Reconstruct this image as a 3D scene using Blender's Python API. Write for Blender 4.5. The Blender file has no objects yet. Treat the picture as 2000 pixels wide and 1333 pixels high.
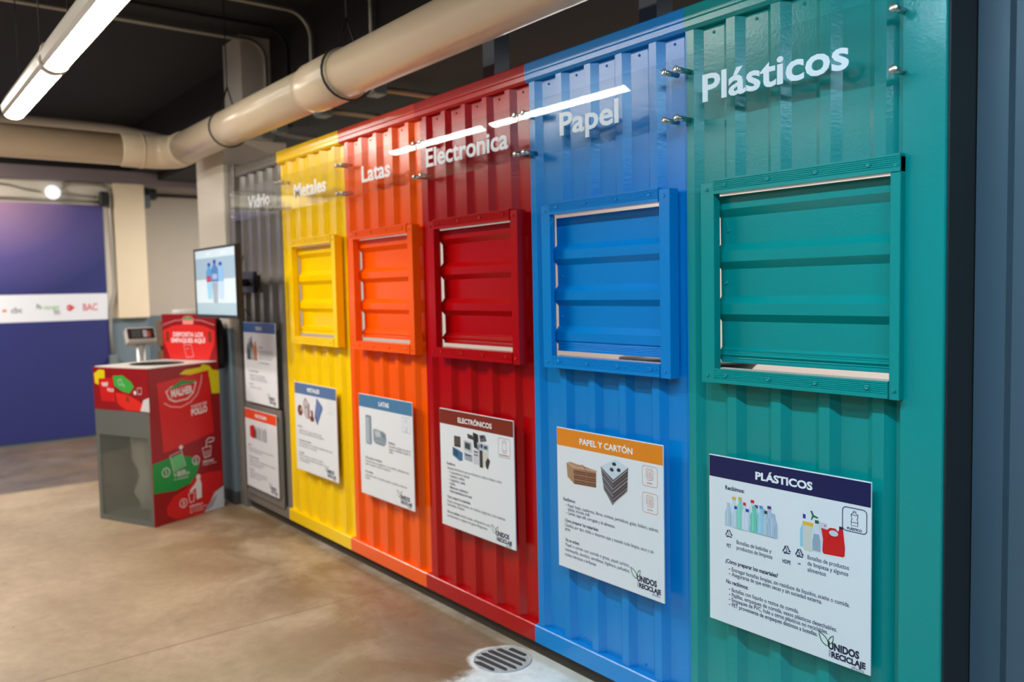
import bpy, math, random
from mathutils import Vector, Matrix
random.seed(4)
S = bpy.context.scene
COL = S.collection
R = math.radians

# ------------------------------------------------------------------ camera
YAW, PITCH, ROLL = 0.66258452, 0.06231167, -0.02060101
cam_d = bpy.data.cameras.new('camera')
cam_d.sensor_width = 36.0
cam_d.lens = 1639.96 * 36.0 / 2000.0
cam_d.clip_start = 0.05
cam = bpy.data.objects.new('camera', cam_d)
COL.objects.link(cam)
F = Vector((-math.cos(YAW) * math.cos(PITCH), math.sin(YAW) * math.cos(PITCH), -math.sin(PITCH)))
RT = F.cross(Vector((0, 0, 1))).normalized()
UP = RT.cross(F)
R2 = RT * math.cos(ROLL) + UP * math.sin(ROLL)
U2 = -RT * math.sin(ROLL) + UP * math.cos(ROLL)
M = Matrix.Identity(4)
for i in range(3):
    M[i][0] = R2[i]; M[i][1] = U2[i]; M[i][2] = -F[i]
M[0][3], M[1][3], M[2][3] = 0.0, -2.17416, 1.54705
cam.matrix_world = M
cam_d.dof.use_dof = True
cam_d.dof.focus_distance = 2.5
cam_d.dof.aperture_fstop = 2.2
S.camera = cam

# ------------------------------------------------------------------ world, exposure, large lights
w = bpy.data.worlds.new('world'); S.world = w
w.use_nodes = True
w.node_tree.nodes['Background'].inputs[0].default_value = (0.9, 0.95, 1.0, 1)
w.node_tree.nodes['Background'].inputs[1].default_value = 0.02
S.view_settings.view_transform = 'Standard'
S.view_settings.look = 'None'
S.view_settings.exposure = -0.09
S.view_settings.gamma = 1.0
S.view_settings.use_curve_mapping = False
S.cycles.use_denoising = True
S.cycles.max_bounces = 8
S.cycles.transparent_max_bounces = 16

def area(name, loc, sx, sy, watts, col, rot=(0, 0, 0)):
    l = bpy.data.lights.new(name, 'AREA'); l.shape = 'RECTANGLE'
    l.size = sx; l.size_y = sy; l.energy = watts; l.color = col
    o = bpy.data.objects.new(name, l); COL.objects.link(o)
    o.location = loc; o.rotation_euler = rot
    return o
# added fill lights, unseen, brightening the hall, facade and far wall
area('fill_light', (0.6, -3.6, 3.0), 2.6, 0.3, 70, (0.50, 0.80, 1.0))
area('fill_light', (-5.2, -5.0, 3.1), 2.6, 0.3, 80, (1.0, 0.93, 0.84))
area('fill_light', (-8.8, -2.4, 3.2), 1.6, 0.25, 190, (1.0, 0.94, 0.86))
area('fill_light', (-8.5, 1.7, 2.8), 0.25, 1.4, 90, (1.0, 0.97, 0.92))
area('fill_light', (-4.6, -2.6, 3.36), 2.4, 0.2, 85, (1.0, 0.95, 0.87))
# lamps inside the container
area('container_lamp', (-1.9, 1.6, 2.72), 1.4, 0.2, 62, (1.0, 0.97, 0.93))
area('container_lamp', (-4.2, 1.6, 2.72), 1.4, 0.2, 40, (1.0, 0.97, 0.93))

# ------------------------------------------------------------------ helpers
def lin(c):
    f = lambda v: v / 12.92 if v <= 0.04045 else ((v + 0.055) / 1.055) ** 2.4
    return tuple(f(x / 255.0) for x in c)

def mat(name, rgb, rough=0.5, metal=0.0, bump=0.0, bscale=80.0, var=0.0, vscale=4.0, spec=0.5, coat=0.0):
    m = bpy.data.materials.new(name); m.use_nodes = True
    nt = m.node_tree; b = nt.nodes['Principled BSDF']
    c = lin(rgb)
    b.inputs['Base Color'].default_value = (*c, 1)
    b.inputs['Roughness'].default_value = rough
    b.inputs['Metallic'].default_value = metal
    b.inputs['Specular IOR Level'].default_value = spec
    b.inputs['Coat Weight'].default_value = coat
    b.inputs['Coat Roughness'].default_value = 0.12
    tc = nt.nodes.new('ShaderNodeTexCoord')
    if var > 0:
        n = nt.nodes.new('ShaderNodeTexNoise'); n.inputs['Scale'].default_value = vscale; n.inputs['Detail'].default_value = 6
        nt.links.new(tc.outputs['Object'], n.inputs['Vector'])
        mx = nt.nodes.new('ShaderNodeMix'); mx.data_type = 'RGBA'
        mx.inputs[6].default_value = (*[x * (1 - var) for x in c], 1)
        mx.inputs[7].default_value = (*[min(1, x * (1 + var)) for x in c], 1)
        nt.links.new(n.outputs['Fac'], mx.inputs[0]); nt.links.new(mx.outputs[2], b.inputs['Base Color'])
    if bump > 0:
        n = nt.nodes.new('ShaderNodeTexNoise'); n.inputs['Scale'].default_value = bscale; n.inputs['Detail'].default_value = 3
        nt.links.new(tc.outputs['Object'], n.inputs['Vector'])
        bp = nt.nodes.new('ShaderNodeBump'); bp.inputs['Strength'].default_value = bump; bp.inputs['Distance'].default_value = 0.004
        nt.links.new(n.outputs['Fac'], bp.inputs['Height']); nt.links.new(bp.outputs['Normal'], b.inputs['Normal'])
    return m

def emis(name, rgb, strength):
    m = bpy.data.materials.new(name); m.use_nodes = True
    b = m.node_tree.nodes['Principled BSDF']
    b.inputs['Base Color'].default_value = (0.8, 0.8, 0.8, 1)
    b.inputs['Emission Color'].default_value = (*rgb, 1)
    b.inputs['Emission Strength'].default_value = strength
    return m

def clear(name, tint, f0=0.045, body=0.0, bodycol=(1, 1, 1), edge=0.95):
    """thin clear sheet: passes light straight, mirrors by angle, optional cloudy body"""
    m = bpy.data.materials.new(name); m.use_nodes = True
    nt = m.node_tree; nt.nodes.clear()
    out = nt.nodes.new('ShaderNodeOutputMaterial')
    tr = nt.nodes.new('ShaderNodeBsdfTransparent'); tr.inputs[0].default_value = (*tint, 1)
    gl = nt.nodes.new('ShaderNodeBsdfGlossy'); gl.inputs['Roughness'].default_value = 0.012
    lw = nt.nodes.new('ShaderNodeLayerWeight'); lw.inputs[0].default_value = 0.5
    p = nt.nodes.new('ShaderNodeMath'); p.operation = 'POWER'; p.inputs[1].default_value = 5
    nt.links.new(lw.outputs['Facing'], p.inputs[0])
    q = nt.nodes.new('ShaderNodeMath'); q.operation = 'MULTIPLY_ADD'; q.inputs[1].default_value = edge; q.inputs[2].default_value = f0
    nt.links.new(p.outputs[0], q.inputs[0])
    mx = nt.nodes.new('ShaderNodeMixShader')
    nt.links.new(q.outputs[0], mx.inputs[0])
    src = tr
    if body > 0:
        df = nt.nodes.new('ShaderNodeBsdfDiffuse'); df.inputs[0].default_value = (*bodycol, 1)
        m2 = nt.nodes.new('ShaderNodeMixShader'); m2.inputs[0].default_value = body
        nt.links.new(tr.outputs[0], m2.inputs[1]); nt.links.new(df.outputs[0], m2.inputs[2]); src = m2
    nt.links.new(src.outputs[0], mx.inputs[1]); nt.links.new(gl.outputs[0], mx.inputs[2])
    nt.links.new(mx.outputs[0], out.inputs[0])
    return m

def print_mat(name, rough=0.4, glow=0.0):
    m = bpy.data.materials.new(name); m.use_nodes = True
    nt = m.node_tree; b = nt.nodes['Principled BSDF']
    a = nt.nodes.new('ShaderNodeVertexColor'); a.layer_name = 'Ink'
    nt.links.new(a.outputs[0], b.inputs['Base Color'])
    b.inputs['Roughness'].default_value = rough
    if glow:
        nt.links.new(a.outputs[0], b.inputs['Emission Color']); b.inputs['Emission Strength'].default_value = glow
    return m
INK = print_mat('printed_ink', 0.35)
SCREEN_INK = print_mat('lit_screen', 0.3, 0.12)

def tag(o, label=None, cat=None, group=None, kind=None):
    if label: o['label'] = label
    if cat: o['category'] = cat
    if group: o['group'] = group
    if kind: o['kind'] = kind
    return o

def thing(name, loc, label, cat, rz=0.0, group=None):
    o = bpy.data.objects.new(name, None); COL.objects.link(o)
    o.empty_display_size = 0.1
    o.location = loc; o.rotation_euler = (0, 0, rz)
    return tag(o, label, cat, group)

def top_of(o):
    while o.parent: o = o.parent
    return o

class MB:
    def __init__(s): s.v = []; s.f = []; s.smooth = []
    def add(s, vs, fs, smooth=False):
        n = len(s.v); s.v += [tuple(p) for p in vs]
        s.f += [tuple(i + n for i in f) for f in fs]; s.smooth += [smooth] * len(fs); return s
    def box(s, x0, x1, y0, y1, z0, z1, b=0.0):
        if b <= 0:
            v = [(x, y, z) for z in (z0, z1) for y in (y0, y1) for x in (x0, x1)]
            return s.add(v, [(0, 2, 3, 1), (4, 5, 7, 6), (0, 1, 5, 4), (2, 6, 7, 3), (0, 4, 6, 2), (1, 3, 7, 5)])
        # bevelled box
        X, Y, Z = (x0, x1), (y0, y1), (z0, z1); v = []; idx = {}
        for i in (0, 1):
            for j in (0, 1):
                for k in (0, 1):
                    sx, sy, sz = (b if i == 0 else -b), (b if j == 0 else -b), (b if k == 0 else -b)
                    idx[i, j, k, 'x'] = len(v); v.append((X[i], Y[j] + sy, Z[k] + sz))
                    idx[i, j, k, 'y'] = len(v); v.append((X[i] + sx, Y[j], Z[k] + sz))
                    idx[i, j, k, 'z'] = len(v); v.append((X[i] + sx, Y[j] + sy, Z[k]))
        f = []
        for i in (0, 1):
            q = [idx[i, j, k, 'x'] for j, k in ((0, 0), (1, 0), (1, 1), (0, 1))]; f.append(q if i else q[::-1])
            q = [idx[j, i, k, 'y'] for j, k in ((0, 0), (1, 0), (1, 1), (0, 1))]; f.append(q[::-1] if i else q)
            q = [idx[j, k, i, 'z'] for j, k in ((0, 0), (1, 0), (1, 1), (0, 1))]; f.append(q if i else q[::-1])
        for a in (0, 1):
            for c in (0, 1):
                f.append([idx[a, c, 0, 'x'], idx[a, c, 0, 'y'], idx[a, c, 1, 'y'], idx[a, c, 1, 'x']])
                f.append([idx[a, 0, c, 'x'], idx[a, 0, c, 'z'], idx[a, 1, c, 'z'], idx[a, 1, c, 'x']])
                f.append([idx[0, a, c, 'y'], idx[0, a, c, 'z'], idx[1, a, c, 'z'], idx[1, a, c, 'y']])
        for i in (0, 1):
            for j in (0, 1):
                for k in (0, 1): f.append([idx[i, j, k, t] for t in 'xyz'])
        return s.add(v, f)
    def prism(s, poly, a, b, axis='x', smooth=False):
        """poly of 2-D points swept along axis from a to b"""
        def P(t, p):
            return (t, p[0], p[1]) if axis == 'x' else (p[0], t, p[1]) if axis == 'y' else (p[0], p[1], t)
        n = len(poly); v = [P(a, p) for p in poly] + [P(b, p) for p in poly]
        s.add(v, [(i, (i + 1) % n, n + (i + 1) % n, n + i) for i in range(n)], smooth)
        m = len(s.v) - 2 * n
        s.f += [tuple(m + i for i in range(n))[::-1], tuple(m + n + i for i in range(n))]; s.smooth += [False, False]
        return s
    def tube(s, pts, r, n=12, caps=True):
        pts = [Vector(p) for p in pts]; rings = []
        t0 = (pts[1] - pts[0]).normalized()
        a = t0.orthogonal().normalized()
        for i, p in enumerate(pts):
            if i == 0: t = (pts[1] - p)
            elif i == len(pts) - 1: t = (p - pts[i - 1])
            else: t = (pts[i + 1] - p).normalized() + (p - pts[i - 1]).normalized()
            t.normalize(); a = (a - t * a.dot(t)).normalized(); b = t.cross(a)
            rr = r[i] if isinstance(r, (list, tuple)) else r
            rings.append([p + (a * math.cos(2 * math.pi * k / n) + b * math.sin(2 * math.pi * k / n)) * rr for k in range(n)])
        v = [q for g in rings for q in g]; f = []
        for i in range(len(rings) - 1):
            for k in range(n): f.append((i * n + k, i * n + (k + 1) % n, (i + 1) * n + (k + 1) % n, (i + 1) * n + k))
        s.add(v, f, True)
        if caps:
            m = len(s.v) - len(v)
            s.f += [tuple(m + k for k in range(n))[::-1], tuple(m + len(v) - n + k for k in range(n))]; s.smooth += [False, False]
        return s
    def lathe(s, prof, c, axis=(0, 0, 1), n=20):
        """prof: (radius, height) along axis from c"""
        ax = Vector(axis).normalized(); a = ax.orthogonal().normalized(); b = ax.cross(a); c = Vector(c)
        v = []; f = []
        for r, h in prof:
            for k in range(n):
                t = 2 * math.pi * k / n; v.append(c + ax * h + (a * math.cos(t) + b * math.sin(t)) * max(r, 1e-5))
        for i in range(len(prof) - 1):
            for k in range(n): f.append((i * n + k, i * n + (k + 1) % n, (i + 1) * n + (k + 1) % n, (i + 1) * n + k))
        return s.add(v, f, True)
    def build(s, name, m, parent=None, world=True):
        off = Vector((0, 0, 0))
        if parent is not None and world: off = Vector(top_of(parent).location)
        me = bpy.data.meshes.new(name)
        me.from_pydata([tuple(Vector(p) - off) for p in s.v], [], s.f)
        me.materials.append(m)
        for p, sm in zip(me.polygons, s.smooth): p.use_smooth = sm
        me.update()
        o = bpy.data.objects.new(name, me); COL.objects.link(o)
        if parent is not None: o.parent = parent
        return o

def fix_normals(o):
    import bmesh
    bm = bmesh.new(); bm.from_mesh(o.data); bmesh.ops.recalc_face_normals(bm, faces=bm.faces); bm.to_mesh(o.data); bm.free()
    return o

def struct(name, mb, m):
    o = mb.build(name, m); o['kind'] = 'structure'; return o

# -- lettering -----------------------------------------------------
_glyphs = {}
def glyph_mesh(text, bold=0.0):
    k = (text, bold)
    if k in _glyphs: return _glyphs[k]
    cu = bpy.data.curves.new('lettering', 'FONT'); cu.body = text; cu.size = 1.0; cu.offset = bold
    cu.resolution_u = 3; cu.fill_mode = 'FRONT'
    o = bpy.data.objects.new('lettering', cu); COL.objects.link(o)
    me = bpy.data.meshes.new_from_object(o.evaluated_get(bpy.context.evaluated_depsgraph_get()))
    v = [(p.co.x, p.co.y) for p in me.vertices]; f = [tuple(p.vertices) for p in me.polygons]
    bpy.data.objects.remove(o); bpy.data.curves.remove(cu); bpy.data.meshes.remove(me)
    x0 = min(p[0] for p in v); x1 = max(p[0] for p in v)
    v = [(p[0] - x0, p[1]) for p in v]
    _glyphs[k] = (v, f, x1 - x0); return _glyphs[k]

class Ink:
    """flat printed artwork in (u right, v down) metres on a face; every shape gets its own hair-thin layer"""
    def __init__(s, place): s.place = place; s.v = []; s.f = []; s.c = []; s.k = 0
    def _put(s, pts, faces, col, step=True):
        n = len(s.v); h = 0.0002 + s.k * 0.00004
        s.v += [s.place(u, v, h) for u, v in pts]; s.f += [tuple(i + n for i in f) for f in faces]
        s.c += [(*lin(col), 1.0)] * len(faces)
        if step: s.k += 1
        return s
    def poly(s, pts, col): return s._put(pts, [tuple(range(len(pts)))], col)
    def rect(s, u0, v0, u1, v1, col): return s.poly([(u0, v0), (u1, v0), (u1, v1), (u0, v1)], col)
    def disc(s, u, v, ru, rv, col, n=20): return s.poly([(u + ru * math.cos(2 * math.pi * i / n), v + rv * math.sin(2 * math.pi * i / n)) for i in range(n)], col)
    def stroke(s, pts, wd, col, closed=False):
        n = len(pts); L = []; Rr = []
        for i in range(n):
            p = Vector(pts[i])
            a = Vector(pts[i - 1]) if (i > 0 or closed) else p
            b = Vector(pts[(i + 1) % n]) if (i < n - 1 or closed) else p
            d = Vector((0, 0))
            if (p - a).length > 1e-9: d += (p - a).normalized()
            if (b - p).length > 1e-9: d += (b - p).normalized()
            d = d.normalized() if d.length > 1e-6 else Vector((1, 0))
            nn = Vector((-d.y, d.x)) * wd / 2
            L.append(tuple(p + nn)); Rr.append(tuple(p - nn))
        f = [(i, (i + 1) % n, n + (i + 1) % n, n + i) for i in range(n if closed else n - 1)]
        return s._put(L + Rr, f, col)
    def rrect(s, u0, v0, u1, v1, r, wd, col):
        p = []
        for cu, cv, a0 in ((u1 - r, v0 + r, -90), (u1 - r, v1 - r, 0), (u0 + r, v1 - r, 90), (u0 + r, v0 + r, 180)):
            for k in range(5):
                a = R(a0 + k * 22.5); p.append((cu + r * math.cos(a), cv + r * math.sin(a)))
        return s.stroke(p, wd, col, True)
    def text(s, t, u, v, size, col, bold=0.0, width=None, center=False, slant=0.0, rot=0.0):
        g, f, wd = glyph_mesh(t, bold)
        sx = size if width is None else width / wd
        if center: u = u - (wd * sx) / 2
        ca, sa = math.cos(rot), math.sin(rot)
        pts = []
        for x, y in g:
            a, b = x * sx + slant * y * size, -y * size
            pts.append((u + a * ca - b * sa, v + a * sa + b * ca))
        return s._put(pts, f, col)
    def build(s, name, parent, world=True, m=None):
        off = Vector(top_of(parent).location) if world else Vector((0, 0, 0))
        me = bpy.data.meshes.new(name)
        me.from_pydata([tuple(Vector(p) - off) for p in s.v], [], s.f)
        me.materials.append(m or INK)
        at = me.color_attributes.new('Ink', 'FLOAT_COLOR', 'CORNER'); i = 0
        for p, c in zip(me.polygons, s.c):
            for li in p.loop_indices: at.data[li].color = c
        me.update()
        o = bpy.data.objects.new(name, me); COL.objects.link(o); o.parent = parent
        return o

def front(x0, z0, y):            # a face that looks towards -y
    return lambda u, v, h: (x0 + u, y - h, z0 - v)

# ------------------------------------------------------------------ materials
WHITE_WALL = mat('white_wall_paint', (214, 205, 190), 0.75, bump=0.15, bscale=40, var=0.04)
CREAM_WALL = mat('cream_column_paint', (225, 207, 178), 0.7, bump=0.15, bscale=40, var=0.05)
ROUGH_WHITE = mat('rough_white_paint', (190, 183, 172), 0.85, bump=0.6, bscale=30, var=0.08)
BLUEGREY = mat('blue_grey_wall_paint', (104, 119, 128), 0.6, var=0.06)
DARK_SKIRT = mat('dark_skirting', (58, 58, 58), 0.7)
BLACK_CEIL = mat('black_ceiling_paint', (22, 21, 20), 0.85, bump=0.2, bscale=12, var=0.2)
BEAM = mat('mauve_grey_beam_paint', (120, 108, 112), 0.75, var=0.06)
PIPE = mat('cream_pipe_plastic', (216, 197, 168), 0.28, var=0.05, vscale=2)
STEEL_COND = mat('galvanised_conduit', (165, 160, 150), 0.4, 0.5)
BOX_GREY = mat('grey_junction_box', (120, 130, 130), 0.5, 0.3)
STRUT = mat('grey_strut_paint', (92, 104, 118), 0.45)
WIRE = mat('dark_wire', (40, 38, 36), 0.6)
STEEL = mat('brushed_steel', (205, 203, 198), 0.3, 1.0)
ACRYLIC = clear('clear_acrylic', (0.95, 0.97, 0.97), 0.028, edge=0.45)
LETTER = mat('white_lettering', (232, 236, 240), 0.45)
BOARD = mat('white_sign_board', (226, 230, 235), 0.35)
BLACK_PLASTIC = mat('black_plastic', (22, 22, 24), 0.45)
DARK_FACE = mat('dark_grey_post_paint', (48, 50, 50), 0.5, var=0.05)
SHEET_GREY = mat('slate_grey_steel', (78, 96, 110), 0.42, bump=0.05, bscale=100)
INNER_WHITE = mat('interior_white', (234, 231, 226), 0.8)

def paint(name, rgb, rough=0.22, bump=0.10):
    return mat(name, rgb, rough, bump=bump, bscale=110, spec=0.5)
P_GREY = paint('grey_paint', (116, 111, 104))
P_YEL = paint('yellow_paint', (250, 205, 0))
P_ORA = paint('orange_paint', (248, 92, 2))
P_RED = paint('red_paint', (178, 0, 6))
P_RAIL_OR = paint('red_orange_paint', (200, 48, 24))
P_BLU = paint('blue_paint', (0, 131, 206))
P_GRN = paint('teal_paint', (0, 143, 140))

# ------------------------------------------------------------------ setting
def floor_mat():
    m = bpy.data.materials.new('stained_concrete'); m.use_nodes = True
    nt = m.node_tree; b = nt.nodes['Principled BSDF']; N = nt.nodes.new; L = nt.links.new
    tc = N('ShaderNodeTexCoord')
    def noise(scale, detail=6, rough=0.6, dist=0.0):
        n = N('ShaderNodeTexNoise'); n.inputs['Scale'].default_value = scale; n.inputs['Detail'].default_value = detail
        n.inputs['Roughness'].default_value = rough; n.inputs['Distortion'].default_value = dist
        L(tc.outputs['Object'], n.inputs['Vector']); return n.outputs['Fac']
    def ramp(src, stops):
        r = N('ShaderNodeValToRGB'); e = r.color_ramp.elements
        while len(e) < len(stops): e.new(0.5)
        for el, (p, c) in zip(e, stops): el.position = p; el.color = (*lin(c), 1)
        L(src, r.inputs[0]); return r.outputs[0]
    def mth(op, a, b_=None, c=None):
        n = N('ShaderNodeMath'); n.operation = op
        for i, x in enumerate((a, b_, c)):
            if x is None: continue
            if isinstance(x, (int, float)): n.inputs[i].default_value = x
            else: L(x, n.inputs[i])
        return n.outputs[0]
    def mix(fac, a, bb):
        n = N('ShaderNodeMix'); n.data_type = 'RGBA'
        L(fac, n.inputs[0])
        for i, x in ((6, a), (7, bb)):
            if isinstance(x, tuple): n.inputs[i].default_value = (*lin(x), 1)
            else: L(x, n.inputs[i])
        return n.outputs[2]
    def sstep(src, lo, hi):
        n = N('ShaderNodeMapRange'); n.interpolation_type = 'SMOOTHSTEP'
        L(src, n.inputs[0]); n.inputs[1].default_value = lo; n.inputs[2].default_value = hi; return n.outputs[0]
    sp = N('ShaderNodeSeparateXYZ'); L(tc.outputs['Object'], sp.inputs[0]); X, Y = sp.outputs[0], sp.outputs[1]
    base = ramp(noise(1.3, 8, 0.62, 0.4), [(0.3, (150, 128, 102)), (0.55, (172, 150, 122)), (0.75, (186, 165, 138))])
    fine = ramp(noise(14, 6, 0.7), [(0.3, (150, 150, 150)), (0.7, (255, 255, 255))])
    mm = N('ShaderNodeMix'); mm.data_type = 'RGBA'; mm.blend_type = 'MULTIPLY'; mm.inputs[0].default_value = 0.35
    L(base, mm.inputs[6]); L(fine, mm.inputs[7]); col = mm.outputs[2]
    # brown stain by the drain
    d = mth('ADD', mth('MULTIPLY', mth('ADD', X, 3.1), mth('ADD', X, 3.1)), mth('MULTIPLY', mth('MULTIPLY', mth('ADD', Y, 0.22), mth('ADD', Y, 0.22)), 3.0))
    st = sstep(mth('ADD', d, mth('MULTIPLY', noise(3.0, 8, 0.7), 0.9)), 0.85, 0.38)
    col = mix(mth('MULTIPLY', st, 0.75), col, (112, 98, 82))
    # far darker slab
    far = sstep(mth('ADD', X, mth('MULTIPLY', noise(2.0), 0.15)), -7.55, -7.68)
    col = mix(far, col, ramp(noise(2.4, 8, 0.7), [(0.35, (80, 70, 62)), (0.7, (114, 103, 94))]))
    # white cement patch around the drain
    a = sstep(mth('ADD', X, mth('MULTIPLY', noise(6.0, 8, 0.7), 0.28)), -2.64, -2.54)
    bb = sstep(mth('ADD', Y, mth('MULTIPLY', noise(7.0, 8, 0.7), 0.3)), -0.46, -0.24)
    dr = mth('SQRT', mth('ADD', mth('POWER', mth('ADD', X, 2.735), 2.0), mth('POWER', mth('ADD', Y, 0.125), 2.0)))
    ring = sstep(mth('ADD', dr, mth('MULTIPLY', noise(9.0), 0.06)), 0.185, 0.16)
    patch = mth('MAXIMUM', mth('MULTIPLY', a, bb), ring)
    col = mix(patch, col, ramp(noise(9, 8, 0.75), [(0.25, (196, 198, 194)), (0.6, (232, 235, 233))]))
    # pale strip along the container foot
    edge = sstep(mth('ADD', Y, mth('MULTIPLY', noise(5.0), 0.04)), -0.02, 0.012)
    col = mix(mth('MULTIPLY', edge, 0.6), col, (190, 182, 168))
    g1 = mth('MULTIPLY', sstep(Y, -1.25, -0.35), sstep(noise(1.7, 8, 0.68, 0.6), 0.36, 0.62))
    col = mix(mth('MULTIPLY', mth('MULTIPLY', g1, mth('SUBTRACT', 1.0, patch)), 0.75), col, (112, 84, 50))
    # saw-cut joint
    wob = mth('ADD', X, mth('MULTIPLY', noise(3.0), 0.02))
    j = sstep(mth('ABSOLUTE', mth('ADD', wob, 3.79)), 0.007, 0.002)
    col = mix(mth('MULTIPLY', j, 0.7), col, (96, 82, 68))
    # small dark spots
    sp2 = sstep(noise(22, 2, 0.4), 0.755, 0.80)
    col = mix(mth('MULTIPLY', sp2, 0.5), col, (80, 68, 58))
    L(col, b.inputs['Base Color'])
    b.inputs['Roughness'].default_value = 0.42
    bp = N('ShaderNodeBump'); bp.inputs['Strength'].default_value = 0.08; bp.inputs['Distance'].default_value = 0.01
    L(noise(30, 5), bp.inputs['Height']); L(bp.outputs[0], b.inputs['Normal'])
    return m
WX = -10.12                                   # far wall
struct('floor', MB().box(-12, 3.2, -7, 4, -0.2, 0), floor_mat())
struct('ceiling', MB().box(-12, 3.2, -7, 0.34, 3.42, 3.6), BLACK_CEIL)
struct('trim_1', MB().box(-6.0, 3.2, 0.34, 0.62, 2.8, 3.6).box(-12, -6.0, 0.34, 0.62, 2.94, 3.6), BLACK_CEIL)           # deep black beam above the container
struct('trim_2', MB().box(-12, 3.2, 0.62, 4, 2.86, 3.6), BLACK_CEIL)
lo = MB().box(WX - 0.15, WX, -7, 0.46, 0, 1.31)
struct('wall_left', MB().box(WX - 0.15, WX, -7, 0.20, 1.31, 2.80), WHITE_WALL)
struct('baseboard_left', lo, BLUEGREY)
struct('wall_left_top', MB().box(WX - 0.15, WX - 0.0, -7, 0.34, 2.94, 3.42), BLACK_CEIL)
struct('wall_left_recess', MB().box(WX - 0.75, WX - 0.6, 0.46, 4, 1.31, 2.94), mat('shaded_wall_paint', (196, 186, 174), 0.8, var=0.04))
struct('baseboard_left_recess', MB().box(WX - 0.75, WX - 0.6, 0.46, 4, 0, 1.31), BLUEGREY)
struct('column_left', MB().box(WX - 0.6, WX + 0.06, 0.14, 0.46, 1.31, 2.80), CREAM_WALL)
struct('trim_3', MB().box(WX - 0.15, WX + 0.05, -7, 2.2, 2.80, 2.94), BEAM)
struct('wall_back', MB().box(-12, 3.2, 2.9, 3.05, 0, 2.9), INNER_WHITE)
struct('wall_front', MB().box(-12, 3.2, -7.15, -7, 0, 3.6), mat('hall_wall_paint', (120, 117, 112), 0.8))
struct('wall_right', MB().box(3.2, 3.35, -7, 4, 0, 3.6), mat('hall_wall_paint', (110, 112, 114), 0.8))
# column beside the container: white shaft, blue-grey foot, rough narrower neck
struct('column_right', MB().box(-6.66, -6.075, -0.04, 0.45, 1.30, 2.68, 0.006), WHITE_WALL)
struct('baseboard_column', MB().box(-6.66, -6.075, -0.04, 0.45, 0.09, 1.30, 0.006), BLUEGREY)
struct('trim_4', MB().box(-6.67, -6.07, -0.05, 0.45, 0, 0.09, 0.004), DARK_SKIRT)
struct('column_neck', MB().prism([(-6.56, 0.24), (-6.42, 0.12), (-6.06, 0.12), (-6.06, 0.34), (-6.56, 0.34)], 2.68, 3.42, 'z'), ROUGH_WHITE)

# ------------------------------------------------------------------ container bays
PITCH_R, PHASE, OUT, SL, HGT = 0.162, -1.344, 0.033, 0.024, 0.022
Y0 = 0.012                                    # outer rib face
def rib_profile(a, b, cuts=()):
    """list of (x, y) of the trapezoidal sheet between a and b"""
    k0 = math.floor((a - PHASE) / PITCH_R) - 1; k1 = math.ceil((b - PHASE) / PITCH_R) + 1
    pts = []
    for k in range(k0, k1 + 1):
        c = PHASE + k * PITCH_R; h = OUT / 2
        pts += [(c - h - SL, Y0 + HGT), (c - h, Y0), (c + h, Y0), (c + h + SL, Y0 + HGT)]
    def at(x):
        for (xa, ya), (xb, yb) in zip(pts, pts[1:]):
            if xa <= x <= xb: return ya + (yb - ya) * (x - xa) / max(1e-9, xb - xa)
        return Y0 + HGT
    xs = sorted(set([a, b] + [c for c in cuts if a < c < b] + [p[0] for p in pts if a < p[0] < b]))
    return [(x, at(x)) for x in xs]

def ribbed_sheet(a, b, z0, z1, hole=None):
    mb = MB(); t = 0.0016
    pr = rib_profile(a, b, (hole[0], hole[1]) if hole else ())
    for (xa, ya), (xb, yb) in zip(pr, pr[1:]):
        m = (xa + xb) / 2
        spans = [(z0, z1)] if not (hole and hole[0] < m < hole[1]) else [(z0, hole[2]), (hole[3], z1)]
        for s0, s1 in spans:
            mb.add([(xa, ya, s0), (xb, yb, s0), (xb, yb, s1), (xa, ya, s1), (xa, ya + t, s0), (xb, yb + t, s0), (xb, yb + t, s1), (xa, ya + t, s1)],
                   [(0, 1, 2, 3), (7, 6, 5, 4), (0, 4, 5, 1), (3, 2, 6, 7)])
    return mb

def screw(mb, x, y, z, r=0.0078):
    mb.lathe([(r, 0), (r * 0.98, 0.0014), (r * 0.82, 0.0036), (r * 0.45, 0.0050), (r * 0.36, 0.0030), (0, 0.0030)], (x, y, z), (0, -1, 0), 12)
    return mb

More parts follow.
